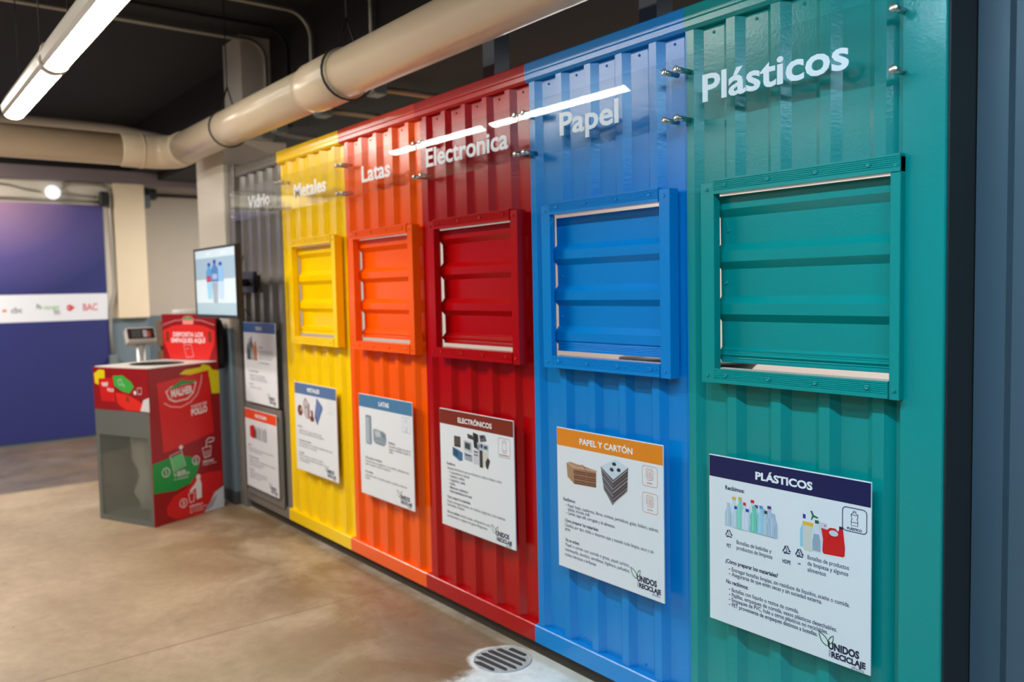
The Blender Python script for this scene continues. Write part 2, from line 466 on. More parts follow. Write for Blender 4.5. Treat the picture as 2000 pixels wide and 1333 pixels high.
def hatch(root, x0, x1, m, ribs, flap_top, z0=1.235, z1=1.876, rs=0.044, inner=True):
    """framed opening with a hanging ribbed flap"""
    yf, yb = -0.030, 0.016
    sw, rw = 0.052, 0.046                       # stile and rail widths
    fr = root
    # stiles
    for a, b in ((x0, x0 + sw), (x1 - rs, x1)):
        st = MB().box(a, b, yf, yb if a != x0 else (0.002 if inner else -0.010), z0 - 0.003, z1 - 0.006, 0.0015)
        if a == x0: st.box(a + 0.001, a + 0.007, yf + 0.004, Y0 + HGT, z0, z1 - 0.008)                    # angle leg closing the side of the opening
        o = st.build('frame_stile', m, fr)
        cx = (a + b) / 2
        for zz in (z0 + 0.022, z1 - 0.030): screw(MB(), cx, yf, zz, 0.006).build('screw_head', m, o)
    # rails with fine grooves
    for zb, zt, n in ((z1 - rw, z1, 'top'), (z0, z0 + rw, 'bottom')):
        prof = [(yb, zb), (yf - 0.004, zb)]
        g = 6; hh = (zt - zb - 0.014)
        for i in range(g):
            za = zb + 0.010 + hh * i / g; prof += [(yf - 0.004, za), (yf - 0.002, za + hh / g * 0.35), (yf - 0.004, za + hh / g * 0.7)]
        prof += [(yf - 0.004, zt), (yb, zt)]
        ra = MB().prism(prof, x0 + sw + 0.0005, x1 - (0.0 if n == 'top' and rs < 0.03 else rs + 0.001), 'x')
        o = fix_normals(ra.build('frame_rail', m, fr))
        for i in range(4):
            xx = x0 + sw + 0.045 + i * (x1 - x0 - sw - 0.10) / 3.2
            screw(MB(), xx, yf - 0.004, (zb + zt) / 2 + 0.003).build('screw_head', m, o)
    # flap: the same sheet turned on its side, hanging just behind the frame
    fy = 0.034; fx0, fx1 = x0 + sw - (0.024 if inner else 0.034), x1 - rs + 0.016
    prof = [(flap_top, fy if ribs[0] + 0.04 < flap_top else fy - HGT)]
    for c in ribs:
        for dz, dy in ((OUT / 2 + SL, 0), (OUT / 2, -HGT), (-OUT / 2, -HGT), (-OUT / 2 - SL, 0)):
            if c + dz < flap_top - 0.001: prof.append((c + dz, fy + dy))
    zend = z0 + rw + 0.014
    prof = [p for p in prof if p[0] > zend + 0.004] + [(zend, fy)]
    tilt = lambda z: (flap_top - z) * 0.012
    poly = [(y + tilt(z), z) for z, y in prof]
    poly2 = [(y + 0.0018, z) for y, z in poly[::-1]]
    fl = fix_normals(MB().prism(poly + poly2, fx0, fx1, 'x').build('flap', m, fr))
    # grooved stiffener strip along the flap's foot
    g0 = zend + 0.002; pr = [(fy + 0.004, g0), (fy - 0.012, g0)]
    for i in range(5): pr += [(fy - 0.012, g0 + 0.008 + i * 0.006), (fy - 0.010, g0 + 0.011 + i * 0.006)]
    pr += [(fy - 0.012, g0 + 0.040), (fy + 0.004, g0 + 0.040)]
    fix_normals(MB().prism(pr, fx0 + 0.012, fx1, 'x').build('edge_strip', m, fl))
    for zz, xs in [(ribs[0] - 0.083, (fx0 + 0.030, fx1 - 0.026)), (ribs[1] - 0.083, (fx0 + 0.022, fx1 - 0.024)), (zend + 0.03, (fx0 + 0.045, fx1 - 0.03))]:
        for xx in xs: screw(MB(), xx, fy + tilt(zz) - (0.012 if zz < zend + 0.05 else 0), zz, 0.0068).build('screw_head', m, fl)

def rail_poly(z0, z1, y0=0.0, y1=0.07, groove=None):
    p = [(y1, z0), (y0 + 0.010, z0), (y0, z0 + (0.010 if groove else 0.004))]
    if groove: p += [(y0, groove - 0.003), (y0 + 0.003, groove), (y0, groove + 0.003)]
    p += [(y0, z1 - 0.004), (y0 + 0.004, z1), (y1, z1)]
    return p

def bay(name, label, a, b, m, hole, ribs=None, flap_top=1.82, ra=None, rb=None, sheet_m=None, rail_m=None, sheet_a=None, sheet_b=None, screws=True):
    t = thing('container_bay', ((a + b) / 2, 0.0, 0.0), label, 'container panel', group='painted container bays')
    opening = (hole[0] + 0.0075, hole[1] - (0.022 if name == 'green' else 0.040), 1.262, 1.85) if hole else None
    sa, sb = (a if sheet_a is None else sheet_a), (b if sheet_b is None else sheet_b)
    ribbed_sheet(sa + 0.0005, sb - 0.0005, 0.10, 2.41, opening).build('corrugated_sheet', m, t)
    fix_normals(MB().prism(rail_poly(2.3736, 2.45, groove=2.405), (a if ra is None else ra), (b if rb is None else rb), 'x').build('top_rail', rail_m or m, t))
    fix_normals(MB().prism(rail_poly(0.06, 0.137), (a if ra is None else ra), (b if rb is None else rb), 'x').build('bottom_rail', m, t))
    if hole: hatch(t, hole[0], hole[1], m, ribs, flap_top, rs=0.028 if name == 'green' else 0.046, inner=name != 'blue')
    for k in range(-40, 10):                    # fixing screws in the valleys by the rails
        x = PHASE + (k + 0.5) * PITCH_R
        if a + 0.03 < x < b - 0.03 and screws:
            screw(MB(), x, Y0 + HGT, 2.352, 0.005).build('screw_head', m, t)
            if k % 2: screw(MB(), x, Y0 + HGT, 0.165, 0.005).build('screw_head', m, t)
    return t

std = [1.80, 1.635, 1.468, 1.305]
bg = bay('grey', 'grey corrugated container bay behind the television', -6.06, -5.2, P_GREY, None, ra=-5.945, sheet_a=-5.945, screws=False)
MB().box(-6.062, -5.95, -0.012, 0.11, 0.0, 2.47, 0.004).build('corner_post', P_GREY, bg)
dr = MB().box(-5.885, -5.262, -0.010, 0.003, 0.12, 0.775, 0.003).build('lower_door', P_GREY, bg)
MB().box(-5.262, -5.245, -0.004, 0.003, 0.12, 0.76).build('gap_shade_strip', DARK_SKIRT, dr)  # dark strip standing in for the shade in the gap beside the door
MB().box(-5.29, -5.276, -0.018, -0.010, 0.20, 0.70, 0.002).build('door_edge', P_GREY, dr)
bay('yellow', 'yellow corrugated container bay with a narrow louvred hatch', -5.2, -4.33, P_YEL, (-5.0, -4.355), std, 1.826, screws=False, rb=-4.33)
bay('orange', 'orange corrugated container bay between the yellow and the dark red bays', -4.33, -3.52, P_ORA, (-4.185, -3.52), std, 1.826, ra=-4.33, rb=-3.52, rail_m=P_RAIL_OR)
bay('red', 'dark red corrugated container bay beside the blue bay', -3.52, -2.67, P_RED, (-3.378, -2.70), std, 1.826, ra=-3.52, rb=-2.67)
bay('blue', 'blue corrugated container bay beside the teal bay', -2.67, -1.843, P_BLU, (-2.547, -1.886), [1.675, 1.515, 1.355], 1.821, ra=-2.67, rb=-1.843)
tg = bay('green', 'teal green corrugated container bay with wide end post', -1.843, -1.0, P_GRN, (-1.755, -1.103), std, 1.826, ra=-1.843, rb=-1.11, sheet_b=-1.11)
MB().box(-1.114, -1.0, -0.006, 0.10, 0.0, 2.80, 0.003).build('end_post', P_GRN, tg)
tag(MB().box(-1.11, -0.996, 0.10, 0.150, 0.0, 2.80).build('post_side', DARK_FACE, tg), 'dark grey side of the end post')
MB().box(-1.0, -0.9955, 0.004, 0.100, 0.0, 2.80).build('post_side', DARK_FACE, tg)
struct('trim_5', MB().box(-5.95, -1.0, 0.03, 0.14, 0.0, 0.062), mat('dark_plinth', (64, 56, 46), 0.85, var=0.3, vscale=12))
struct('wall_container_left', MB().box(-6.05, -6.0, 0.11, 2.9, 0.0, 2.45), INNER_WHITE)
struct('wall_container_right', MB().box(-1.06, -1.0, 0.15, 2.9, 0.0, 2.8), DARK_FACE)

# slate grey sheet wall to the right of the end post
prof = [(-0.994, 0.150)]
x = -0.94
prof += [(-0.918, 0.150), (-0.894, 0.128)]
x = -0.894
while x < 1.6:
    prof += [(x + 0.09, 0.128), (x + 0.114, 0.150), (x + 0.19, 0.150), (x + 0.214, 0.128)]; x += 0.214
mbw = MB().prism([(p[0], p[1]) for p in prof] + [(prof[-1][0], 0.2), (prof[0][0], 0.2)], 0.0, 2.8, 'z')
wr = fix_normals(mbw.build('wall_slate', SHEET_GREY)); wr['kind'] = 'structure'

# ------------------------------------------------------------------ acrylic name signs
def sign(word, x0, x1, tx0, tx1, label, bold=0.022, cap=0.0815, base=2.117, posts=None, tilt=0.0, zt=2.272, zb=2.056):
    t = thing('acrylic_sign', ((x0 + x1) / 2, 0.0, zb), label, 'sign', group='clear acrylic name signs')
    y = -0.056
    dy = lambda x: (x - (x0 + x1) / 2) * tilt
    MB().add([(xx, y + yy + dy(xx), zz) for zz in (zb, zt) for yy in (0, 0.004) for xx in (x0, x1)],
             [(0, 2, 3, 1), (4, 5, 7, 6), (0, 1, 5, 4), (2, 6, 7, 3), (0, 4, 6, 2), (1, 3, 7, 5)]).build('acrylic_plate', ACRYLIC, t)
    g, f, wd = glyph_mesh(word, bold)
    gz = max(p[1] for p in glyph_mesh(word[0], bold)[0])
    sx, sz = (tx1 - tx0) / wd, cap / gz
    v = []; fs = []
    n = len(g)
    for h in (0.0006, 0.0018): v += [(tx0 + p[0] * sx, y - h + dy(tx0 + p[0] * sx), base + p[1] * sz) for p in g]
    fs = [tuple(i + n for i in q) for q in f]
    edges = {}
    for q in f:
        for a, b in zip(q, q[1:] + q[:1]): edges[(a, b)] = edges.get((a, b), 0) + 1
    for (a, b) in edges:
        if (b, a) not in edges: fs.append((a, b, b + n, a + n))
    fix_normals(MB().add(v, fs).build('lettering', LETTER, t))
    for px in (posts or (x0 + 0.022, x1 - 0.022)):
        for pz in (2.086, 2.240):
            yb_ = -0.0062 if px > -1.115 or px < -5.87 else 0.0118; yl_ = yb_ + 0.050
            b = MB().lathe([(0.0001, yl_), (0.0085, yl_), (0.0085, 0.0), (0.0001, 0.0)], (px, yb_, pz), (0, -1, 0), 16)
            b.lathe([(0.0001, yl_ + 0.010), (0.0105, yl_ + 0.010), (0.0115, yl_ + 0.0088), (0.0115, yl_ + 0.0068), (0.0001, yl_ + 0.0068)], (px, yb_, pz), (0, -1, 0), 20)
            b.build('standoff_bolt', STEEL, t)
    return t
sign('Plásticos', -1.848, -1.088, -1.722, -1.232, 'clear sign lettered Plásticos on the teal bay', posts=(-1.829, -1.111))
sign('Papel', -2.640, -1.862, -2.395, -2.088, 'clear sign lettered Papel on the blue bay', posts=(-2.618, -1.88), tilt=0.004)
sign('Electronica', -3.412, -2.652, -3.330, -2.713, 'clear sign lettered Electronica on the dark red bay', posts=(-3.39, -2.672), tilt=0.002)
sign('Latas', -4.215, -3.428, -3.957, -3.663, 'clear sign lettered Latas on the orange bay', posts=(-4.193, -3.448))
sign('Metales', -5.065, -4.232, -4.814, -4.380, 'clear sign lettered Metales on the yellow bay', posts=(-5.043, -4.252))
sign('Vidrio', -5.90, -5.082, -5.562, -5.188, 'clear sign lettered Vidrio on the grey bay', posts=(-5.88, -5.104))

# ------------------------------------------------------------------ information boards
NAVY, DK = (8, 26, 78), (42, 50, 66)
def logo(I, ou, ov):
    g = (28, 108, 58)
    def leaf(p0, p1, w_):
        a, b = Vector(p0), Vector(p1); d = b - a; n = Vector((-d.y, d.x)).normalized()
        o = []
        for k in range(9):
            t = k / 8; o.append(tuple(a + d * t + n * w_ * math.sin(math.pi * t ** 0.8)))
        for k in range(7, 0, -1):
            t = k / 8; o.append(tuple(a + d * t - n * w_ * math.sin(math.pi * t ** 0.8)))
        return o
    I.stroke(leaf((ou + 0.030, ov + 0.037), (ou + 0.000, ov + 0.002), 0.0095), 0.0034, g, True)
    I.stroke(leaf((ou + 0.032, ov + 0.030), (ou + 0.046, ov + 0.002), 0.006), 0.0030, g, True)
    I.text('UNIDOS', ou + 0.030, ov + 0.043, 0.0290, (18, 26, 60), 0.05, width=0.095)
    I.text('RECICLAJE', ou + 0.040, ov + 0.0655, 0.0235, (18, 26, 60), 0.05, width=0.104)
    I.text('POR EL', ou + 0.0375, ov + 0.0655, 0.0075, (18, 26, 60), 0.02, width=0.02, rot=-math.pi / 2)
    I.text('#Resikla', ou + 0.102, ov + 0.078, 0.0125, (90, 110, 150), 0.0, width=0.038)

def board(x0, z0, wd, ht, label, head, hcol, hu0, hu1, hv, draw, body, hcap=0.0225, tcol=DK, lg=(0.395, 0.463), y=-0.020, hsize=None, hd=0.071):
    t = thing('information_board', (x0 + wd / 2, 0.0, z0 - ht), label, 'notice board', group='material information boards')
    MB().box(x0, x0 + wd, y, y + 0.005, z0 - ht, z0, 0.0008).build('board_panel', BOARD, t)
    sp = MB()
    for xx in (0.06, wd - 0.08):
        for zz in (0.06, ht - 0.08): sp.box(x0 + xx, x0 + xx + 0.02, y + 0.005, 0.0118 if not lg_flat(y) else (0.0118 if y > -0.021 else -0.0103), z0 - zz - 0.02, z0 - zz)
    sp.build('mounting_tape', BLACK_PLASTIC, t)
    P = front(x0, z0, y)
    I = Ink(P); I.rect(0.0015, 0.003, wd - 0.0015, hd, hcol).build('header_band', t)
    h = Ink(lambda u, v, hh: P(u, v, hh + 0.0003)); h.text(head, hu0, hv, hcap / 0.7, (236, 240, 244), 0.024 if 'Ó' in head else 0.04, width=hu1 - hu0).build('heading', t)
    for nm, fn in draw:
        I = Ink(P); fn(I); I.build(nm, t)
    B, last, lastv = None, 0.0, 0.0
    for ln in body:
        if B is None or ln[4] or abs(ln[1] - last) > 0.12 or ln[2] - lastv > 0.05:
            if B is not None: B.build('text_block', t)
            B = Ink(P)
        s, u0, v, u1, bold = ln[:5]; last = u0; lastv = v; size = ln[5] if len(ln) > 5 else 0.0182
        if s.startswith('•'):
            B.disc(u0, v - 0.005, 0.0022, 0.0022, tcol, 8); s = s[1:].strip(); u0 += 0.009
        if s: B.text(s, u0, v, size, tcol, 0.032 if bold else 0.011, width=(u1 - u0) if u1 else None)
    B.build('text_block', t)
    I = Ink(P); logo(I, *lg); I.build('logo', t)
    return t
def lg_flat(y): return y < -0.0205

def bottle_pts(u, v, w_, h, neck=0.3, waist=0.0):
    """outline of an upright bottle standing on v, centre u"""
    p = [(-.5, 0), (-.5, .1), (-.5 + waist, .35), (-.5 + waist, .45), (-.5, .62), (-.42, .74), (-neck / 2 - .02, .9), (-neck / 2, 1)]
    l = [(u + a * w_, v - b * h) for a, b in p]
    return l + [(2 * u - a, b) for a, b in l[::-1]]

# teal bay board
def pet_picture(I):
    items = [(.0975, .222, .034, .088, (196, 214, 228), (226, 178, 70)), (.167, .203, .03, .072, (202, 214, 226), (206, 34, 44)), (.181, .208, .028, .064, (198, 212, 226), (96, 60, 130)),
             (.076, .2225, .026, .066, (176, 198, 216), (176, 198, 216)), (.2065, .209, .03, .058, (168, 190, 210), (150, 196, 214)), (.228, .213, .03, .075, (176, 192, 214), (86, 56, 124)),
             (.1045, .224, .024, .062, (188, 206, 224), (36, 66, 170)), (.121, .2245, .026, .094, (130, 206, 190), (216, 180, 60)), (.138, .222, .022, .078, (200, 214, 228), (210, 36, 44)),
             (.1485, .2225, .026, .060, (200, 214, 230), (34, 70, 180)), (.174, .2225, .034, .074, (110, 198, 178), (110, 190, 184)), (.199, .2225, .026, .080, (150, 200, 226), (64, 150, 200)),
             (.2165, .2225, .024, .068, (172, 196, 214), (36, 66, 60)), (.242, .2225, .026, .064, (168, 190, 212), (150, 186, 214))]
    for i, (u, v, w_, h, c, cc) in enumerate(items):
        I.poly(bottle_pts(u, v, w_, h, 0.38, 0.07 if i == 10 else 0.0), c)
        I.rect(u - w_ * .2, v - h * .9, u - w_ * .1, v - h * .06, tuple(min(255, x + 22) for x in c))
        I.rect(u + w_ * .22, v - h * .6, u + w_ * .3, v - h * .06, tuple(int(x * .86) for x in c))
        I.rect(u - w_ * .22, v - h - .0095, u + w_ * .22, v - h, cc)
def hdpe_picture(I):
    I.poly(bottle_pts(.346, .228, .026, .076, .34), (150, 200, 226)); I.rect(.3425, .129, .3515, .142, (28, 60, 160))
    I.poly(bottle_pts(.407, .222, .030, .080, .9), (206, 206, 218)); I.rect(.412, .148, .416, .152, (160, 30, 60))
    I.poly([(.343, .160), (.376, .160), (.378, .228), (.372, .236), (.348, .236), (.343, .228)], (206, 208, 202)); I.rect(.3425, .150, .377, .161, (236, 184, 50))
    I.poly(bottle_pts(.387, .232, .032, .080, .36), (206, 218, 230)); I.poly(bottle_pts(.387, .230, .026, .05, .7), (150, 168, 190))
    I.rect(.382, .139, .3945, .149, (24, 96, 74)); I.poly([(.367, .116), (.372, .114), (.379, .126), (.392, .130), (.392, .134), (.377, .132), (.372, .142), (.369, .141), (.373, .128)], (24, 96, 74))
    I.poly([(.402, .158), (.420, .160), (.430, .152), (.446, .151), (.455, .158), (.459, .149), (.470, .149), (.471, .160), (.476, .200), (.475, .224), (.471, .228), (.410, .232), (.406, .225), (.408, .190)], (214, 18, 26))
    I.disc(.441, .166, .014, .0085, (196, 208, 224)); I.stroke([(.422, .190), (.430, .178), (.446, .176), (.458, .182)], .003, (176, 10, 20)); I.rect(.458, .142, .470, .150, (40, 34, 60))
def bottle_icon(I):
    I.rrect(.468, .082, .540, .149, .011, .0026, NAVY)
    I.stroke([(.494, .131), (.494, .118), (.4965, .112), (.494, .106), (.4935, .100), (.500, .095), (.500, .090), (.508, .090), (.508, .095), (.5145, .100), (.514, .106), (.5115, .112), (.514, .118), (.514, .131)], .0019, NAVY, True)
    for v in (.101, .122): I.stroke([(.4945, v), (.5135, v)], .0017, NAVY)
    I.stroke([(.499, .0935), (.509, .0935)], .0017, NAVY)
    I.text('PLÁSTICO', .504, .1445, .0095, NAVY, .04, width=.044, center=True)
def recycle_marks(I):
    for u, v, n, s_, wd in ((.0775, .245, '1', 'PET', .017), (.288, .248, '2', 'HDPE', .028), (.3315, .2475, '5', 'PP', .009)):
        a = [(u + .017 * math.sin(R(q)), v + .003 - .017 * math.cos(R(q))) for q in (0, 120, 240)]
        for k in range(3):
            p, q = Vector(a[k]), Vector(a[(k + 1) % 3]); d = q - p; c = Vector((u, v + .003)) - (p + q) / 2
            I.stroke([tuple(p + d * .10 + c * .12), tuple(p + d * .22), tuple(p + d * .66)], .0034, NAVY)
            e = p + d * .66; nn = Vector((-d.y, d.x)).normalized() * .0045
            I.poly([tuple(e + nn), tuple(e + d.normalized() * .006), tuple(e - nn)], NAVY)
        I.text(n, u, v + .0085, .0155, NAVY, .015, center=True)
        I.text(s_, u, .2915 if n != '5' else .284, .0165 if n != '5' else .007, NAVY, .015, width=wd, center=True)
board(-1.735, 1.0, .553, .543, 'white notice board with navy header and pictures of plastic bottles', 'PLÁSTICOS', (6, 22, 78), .178, .374, .0535,
      [('bottle_picture', pet_picture), ('container_picture', hdpe_picture), ('bottle_icon', bottle_icon), ('recycling_marks', recycle_marks)],
      [('Recibimos:', .064, .1055, .137, 1), ('Botellas de bebidas y', .107, .273, .235, 0), ('productos de limpieza', .107, .2905, .239, 0),
       ('Botellas de productos', .358, .2605, .488, 0), ('de limpieza y algunos', .358, .279, .486, 0), ('alimentos', .358, .297, .417, 0),
       ('¿Cómo preparar los materiales?', .063, .343, .258, 1), ('•Entregar botellas limpias, sin residuos de líquidos, aceite o comida.', .079, .3665, .491, 0),
       ('•Asegurarse de que estén secas y sin suciedad externa.', .079, .382, .405, 0), ('No recibimos:', .066, .4095, .150, 1),
       ('•Botellas con líquido o restos de comida.', .079, .4325, .329, 0), ('•Pajillas, empaques de comida, vasos plásticos desechables.', .079, .4495, .452, 0),
       ('•Empaques de PVC, hule u otros plásticos no reciclables.', .079, .4655, .424, 0), ('•PET proveniente de empaques distintos a botellas.', .079, .482, .391, 0)], tcol=(20, 32, 80))

# blue bay board
def card_picture(I):
    I.poly([(.055, .135), (.085, .129), (.225, .141), (.222, .150), (.095, .155)], (196, 158, 128))
    I.poly([(.055, .135), (.095, .152), (.098, .212), (.060, .190)], (172, 132, 104))
    I.poly([(.095, .152), (.222, .148), (.220, .206), (.098, .212)], (112, 72, 56))
    for k in range(6): I.stroke([(.094, .156 + k * .0094), (.16, .154 + k * .0094), (.222, .151 + k * .0094)], .0026, ((186, 146, 118), (150, 106, 84))[k % 2])
    I.stroke([(.150, .132), (.168, .152), (.168, .209)], .004, (150, 100, 76)); I.stroke([(.070, .130), (.115, .140), (.15, .134), (.185, .142)], .003, (160, 112, 84)); I.stroke([(.13, .138), (.148, .130)], .002, (150, 100, 76))
def paper_picture(I):
    I.poly([(.246, .120), (.312, .160), (.306, .256), (.262, .205)], (86, 84, 92))
    I.poly([(.312, .160), (.388, .104), (.382, .188), (.306, .256)], (70, 66, 72))
    for k in range(7):
        I.stroke([(.248 + k * .003, .128 + k * .0135), (.309, .170 + k * .0132)], .0026, ((176, 172, 176), (120, 110, 112))[k % 2])
        I.stroke([(.309, .170 + k * .0132), (.386, .112 + k * .0128)], .0026, ((182, 176, 176), (104, 98, 102), (150, 142, 140))[k % 3])
    I.poly([(.246, .120), (.326, .082), (.388, .104), (.312, .160)], (204, 216, 226))
    for k in range(3):
        a = R(k * 120 + 20); cu, cv = .321 + .021 * math.cos(a), .115 + .014 * math.sin(a)
        I.poly([(cu + .012 * math.cos(a + q), cv + .008 * math.sin(a + q)) for q in (0.4, 1.6, 2.6, 4.0, 5.2)], (30, 44, 62))
def sheet_icon(v0, word):
    def d(I):
        c = (214, 116, 50)
        I.rrect(.456, v0, .527, v0 + .071, .010, .0018, c)
        I.stroke([(.476, v0 + .040), (.476, v0 + .009), (.502, v0 + .009), (.502, v0 + .015)], .0020, c)
        I.stroke([(.481, v0 + .015), (.507, v0 + .015), (.507, v0 + .042), (.500, v0 + .049), (.481, v0 + .049)], .0020, c, True)
        for k in range(5): I.stroke([(.486, v0 + .022 + k * .005), (.502, v0 + .022 + k * .005)], .0017, c)
        I.text(word, .4915, v0 + .062, .007, c, .02, width=.026, center=True)
    return d
board(-2.486, 1.0, .554, .556, 'white notice board with orange header and stacks of paper and cardboard', 'PAPEL Y CARTÓN', (232, 136, 28), .132, .410, .0525,
      [('cardboard_picture', card_picture), ('newspaper_picture', paper_picture), ('paper_icon', sheet_icon(.083, 'PAPEL')), ('card_icon', sheet_icon(.178, 'CARTÓN'))],
      [('Recibimos:', .033, .288, .103, 1), ('•Papel: hojas, cuadernos, libros, revistas, periódicos, guías, folders, sobres,', .050, .309, .530, 0), ('tarjetas, triturado, kraft.', .058, .324, .185, 0),
       ('•Cartón: cajas café, corrugado y de alimentos.', .050, .340, .318, 0), ('Cómo preparar los materiales:', .040, .371, .230, 1), ('Clasifica por tipo, dobla o desarma cajas y mantén todo limpio, seco y sin', .040, .390, .506, 0),
       ('grasa.', .040, .405, .072, 0), ('No se reciben:', .043, .449, .122, 1), ('Papel o cartón con comida o grasa, papel carbón,', .042, .468, .389, 0), ('mantequilla, aluminio, servilletas, higiénico, pañuelos,', .040, .488, .389, 0),
       ('recibos térmicos o brillantes.', .038, .508, .216, 0)], tcol=(70, 82, 100))

# dark red bay board
def device_picture(I):
    I.poly([(.103, .172), (.150, .180), (.184, .190), (.184, .226), (.160, .232), (.103, .212)], (52, 110, 150)); I.poly([(.112, .180), (.148, .186), (.148, .216), (.112, .207)], (28, 72, 110))
    I.rect(.118, .118, .170, .168, (52, 44, 46)); I.rect(.124, .124, .164, .160, (84, 76, 74))
    I.poly([(.196, .128), (.262, .132), (.262, .184), (.196, .176)], (186, 194, 200)); I.poly([(.204, .136), (.248, .140), (.248, .170), (.204, .165)], (54, 70, 78))
    I.poly([(.196, .184), (.262, .190), (.262, .222), (.202, .218)], (150, 166, 180)); I.rect(.206, .192, .25, .198, (60, 66, 72))
    I.rect(.270, .160, .318, .228, (196, 202, 208)); I.rect(.276, .168, .306, .174, (70, 76, 84)); I.rect(.276, .182, .306, .188, (90, 96, 104))
    I.rect(.318, .158, .342, .236, (46, 50, 56)); I.rect(.342, .160, .384, .228, (206, 206, 196))
    I.poly([(.225, .096), (.268, .100), (.276, .120), (.230, .116)], (56, 62, 76)); I.poly([(.270, .084), (.310, .090), (.314, .160), (.276, .152)], (32, 34, 40))
    I.poly([(.302, .124), (.386, .128), (.386, .156), (.306, .154)], (170, 188, 206)); I.disc(.335, .138, .009, .009, (32, 40, 52)); I.rect(.312, .134, .318, .150, (40, 48, 60)); I.rect(.352, .134, .378, .148, (60, 70, 86))
    I.poly([(.318, .092), (.362, .086), (.374, .112), (.326, .122)], (90, 96, 106)); I.disc(.34, .096, .010, .008, (30, 30, 34))
    I.poly([(.362, .206), (.380, .184), (.396, .196), (.378, .238), (.366, .230)], (56, 48, 46))
def phone_icon(I):
    c = (150, 82, 62)
    I.rrect(.458, .084, .541, .166, .009, .0018, c); I.rrect(.487, .094, .514, .146, .006, .0017, c)
    I.stroke([(.487, .102), (.514, .102)], .0015, c); I.stroke([(.487, .136), (.514, .136)], .0015, c); I.disc(.5005, .141, .0022, .0022, c, 8)
    I.text('ELECTRÓNICO', .5, .160, .0085, c, .03, width=.066, center=True)
board(-3.330, .991, .566, .557, 'white notice board with brown header and a pile of electronics', 'ELECTRÓNICOS', (124, 34, 18), .152, .413, .0525,
      [('electronics_picture', device_picture), ('phone_icon', phone_icon)],
      [('Recibimos:', .052, .262, .122, 1), ('Aparatos electrónicos que ya no funcionan o están en desuso, como:', .055, .283, .477, 0), ('•Computadoras y laptops', .068, .301, .235, 0), ('•Celulares y tablets', .068, .319, .195, 0),
       ('•Cargadores, cables', .068, .337, .200, 0), ('•Radios', .068, .355, .118, 0), ('•Monitores y televisores', .068, .373, .222, 0), ('•Electrodomésticos de metal', .068, .391, .250, 0),
       ('Cómo preparar los materiales:', .049, .421, .239, 1), ('Deben entregarse limpios, sin residuos peligrosos como baterías', .048, .442, .496, 0), ('desinstaladas o líquidos.', .047, .459, .19, 0),
       ('No se reciben:', .046, .493, .150, 1), ('baterías sueltas, refrigeradores, aires', .155, .493, .389, 0), ('acondicionados o equipos con gases refrigerantes.', .045, .512, .365, 0)], tcol=(84, 90, 106), lg=(.397, .476))

# orange bay board
def can_picture(I):
    I.poly([(.072, .118), (.078, .112), (.130, .112), (.137, .119), (.137, .264), (.129, .271), (.078, .271), (.070, .264)], (140, 158, 172))
    for u, c in ((.080, (176, 190, 200)), (.092, (196, 206, 212)), (.108, (160, 174, 186)), (.124, (108, 126, 142))): I.rect(u, .124, u + .008, .262, c)
    I.rect(.076, .115, .132, .120, (96, 110, 122))
    I.poly([(.153, .186), (.170, .178), (.270, .184), (.290, .194), (.296, .222), (.286, .252), (.262, .262), (.180, .258), (.155, .246)], (142, 158, 170))
    I.poly([(.168, .190), (.228, .186), (.240, .214), (.186, .220)], (186, 196, 204)); I.poly([(.230, .188), (.286, .198), (.282, .226), (.244, .214)], (116, 132, 146)); I.stroke([(.164, .232), (.22, .226), (.288, .236)], .003, (110, 126, 140)); I.stroke([(.176, .252), (.27, .256)], .003, (104, 118, 132))
def can_icon(I):
    c = (110, 140, 164)
    I.rrect(.459, .084, .539, .160, .008, .0018, c); I.rrect(.484, .095, .514, .146, .008, .0018, c)
    I.stroke([(.484, .106), (.514, .106)], .0015, c); I.stroke([(.484, .134), (.514, .134)], .0015, c); I.text('LATA', .499, .156, .008, c, .03, width=.024, center=True)
board(-4.142, .992, .562, .553, 'white notice board with steel blue header and two aluminium cans', 'LATAS', (70, 124, 164), .222, .330, .050,
      [('can_picture', can_picture), ('can_icon', can_icon)],
      [('Recibimos:', .317, .240, .384, 1), ('De aluminio y hojalata como latas de', .320, .258, .536, 0), ('jugos o bebidas limpias y', .320, .273, .536, 0), ('secas.', .320, .288, .362, 0),
       ('Cómo preparar los materiales:', .058, .352, .240, 1), ('Vacía las latas, enjuágalas y, si es posible, aplástalas para', .057, .371, .517, 0), ('que ocupen menos espacio.', .057, .387, .33, 0),
       ('No se reciben:', .053, .430, .138, 1), ('Aerosoles o latas con pintura, aceites o químicos, ni latas sin', .052, .449, .490, 0), ('limpiar.', .052, .465, .105, 0)], tcol=(96, 104, 118), lg=(.392, .468))

# yellow bay board
def metal_picture(I):
    I.disc(.075, .175, .038, .034, (96, 52, 44)); I.disc(.068, .177, .022, .022, (130, 76, 62)); I.disc(.092, .168, .014, .012, (186, 160, 150))
    I.poly([(.128, .128), (.140, .108), (.152, .094), (.176, .100), (.205, .118), (.214, .150), (.210, .216), (.160, .220), (.128, .190)], (190, 186, 190)); I.poly([(.196, .118), (.212, .128), (.212, .214), (.192, .216)], (124, 74, 62))
    I.stroke([(.130, .150), (.126, .120), (.150, .098), (.178, .108)], .006, (150, 112, 98)); I.rect(.148, .092, .170, .104, (150, 118, 108)); I.disc(.165, .148, .012, .008, (110, 104, 108))
    I.disc(.246, .212, .030, .018, (120, 54, 40)); I.rect(.236, .162, .262, .206, (112, 60, 50)); I.disc(.238, .17, .012, .012, (160, 112, 100))
    I.poly([(.318, .078), (.330, .082), (.398, .126), (.396, .140), (.318, .244), (.282, .196)], (74, 104, 156)); I.poly([(.320, .084), (.388, .130), (.330, .210), (.300, .188)], (98, 128, 176))
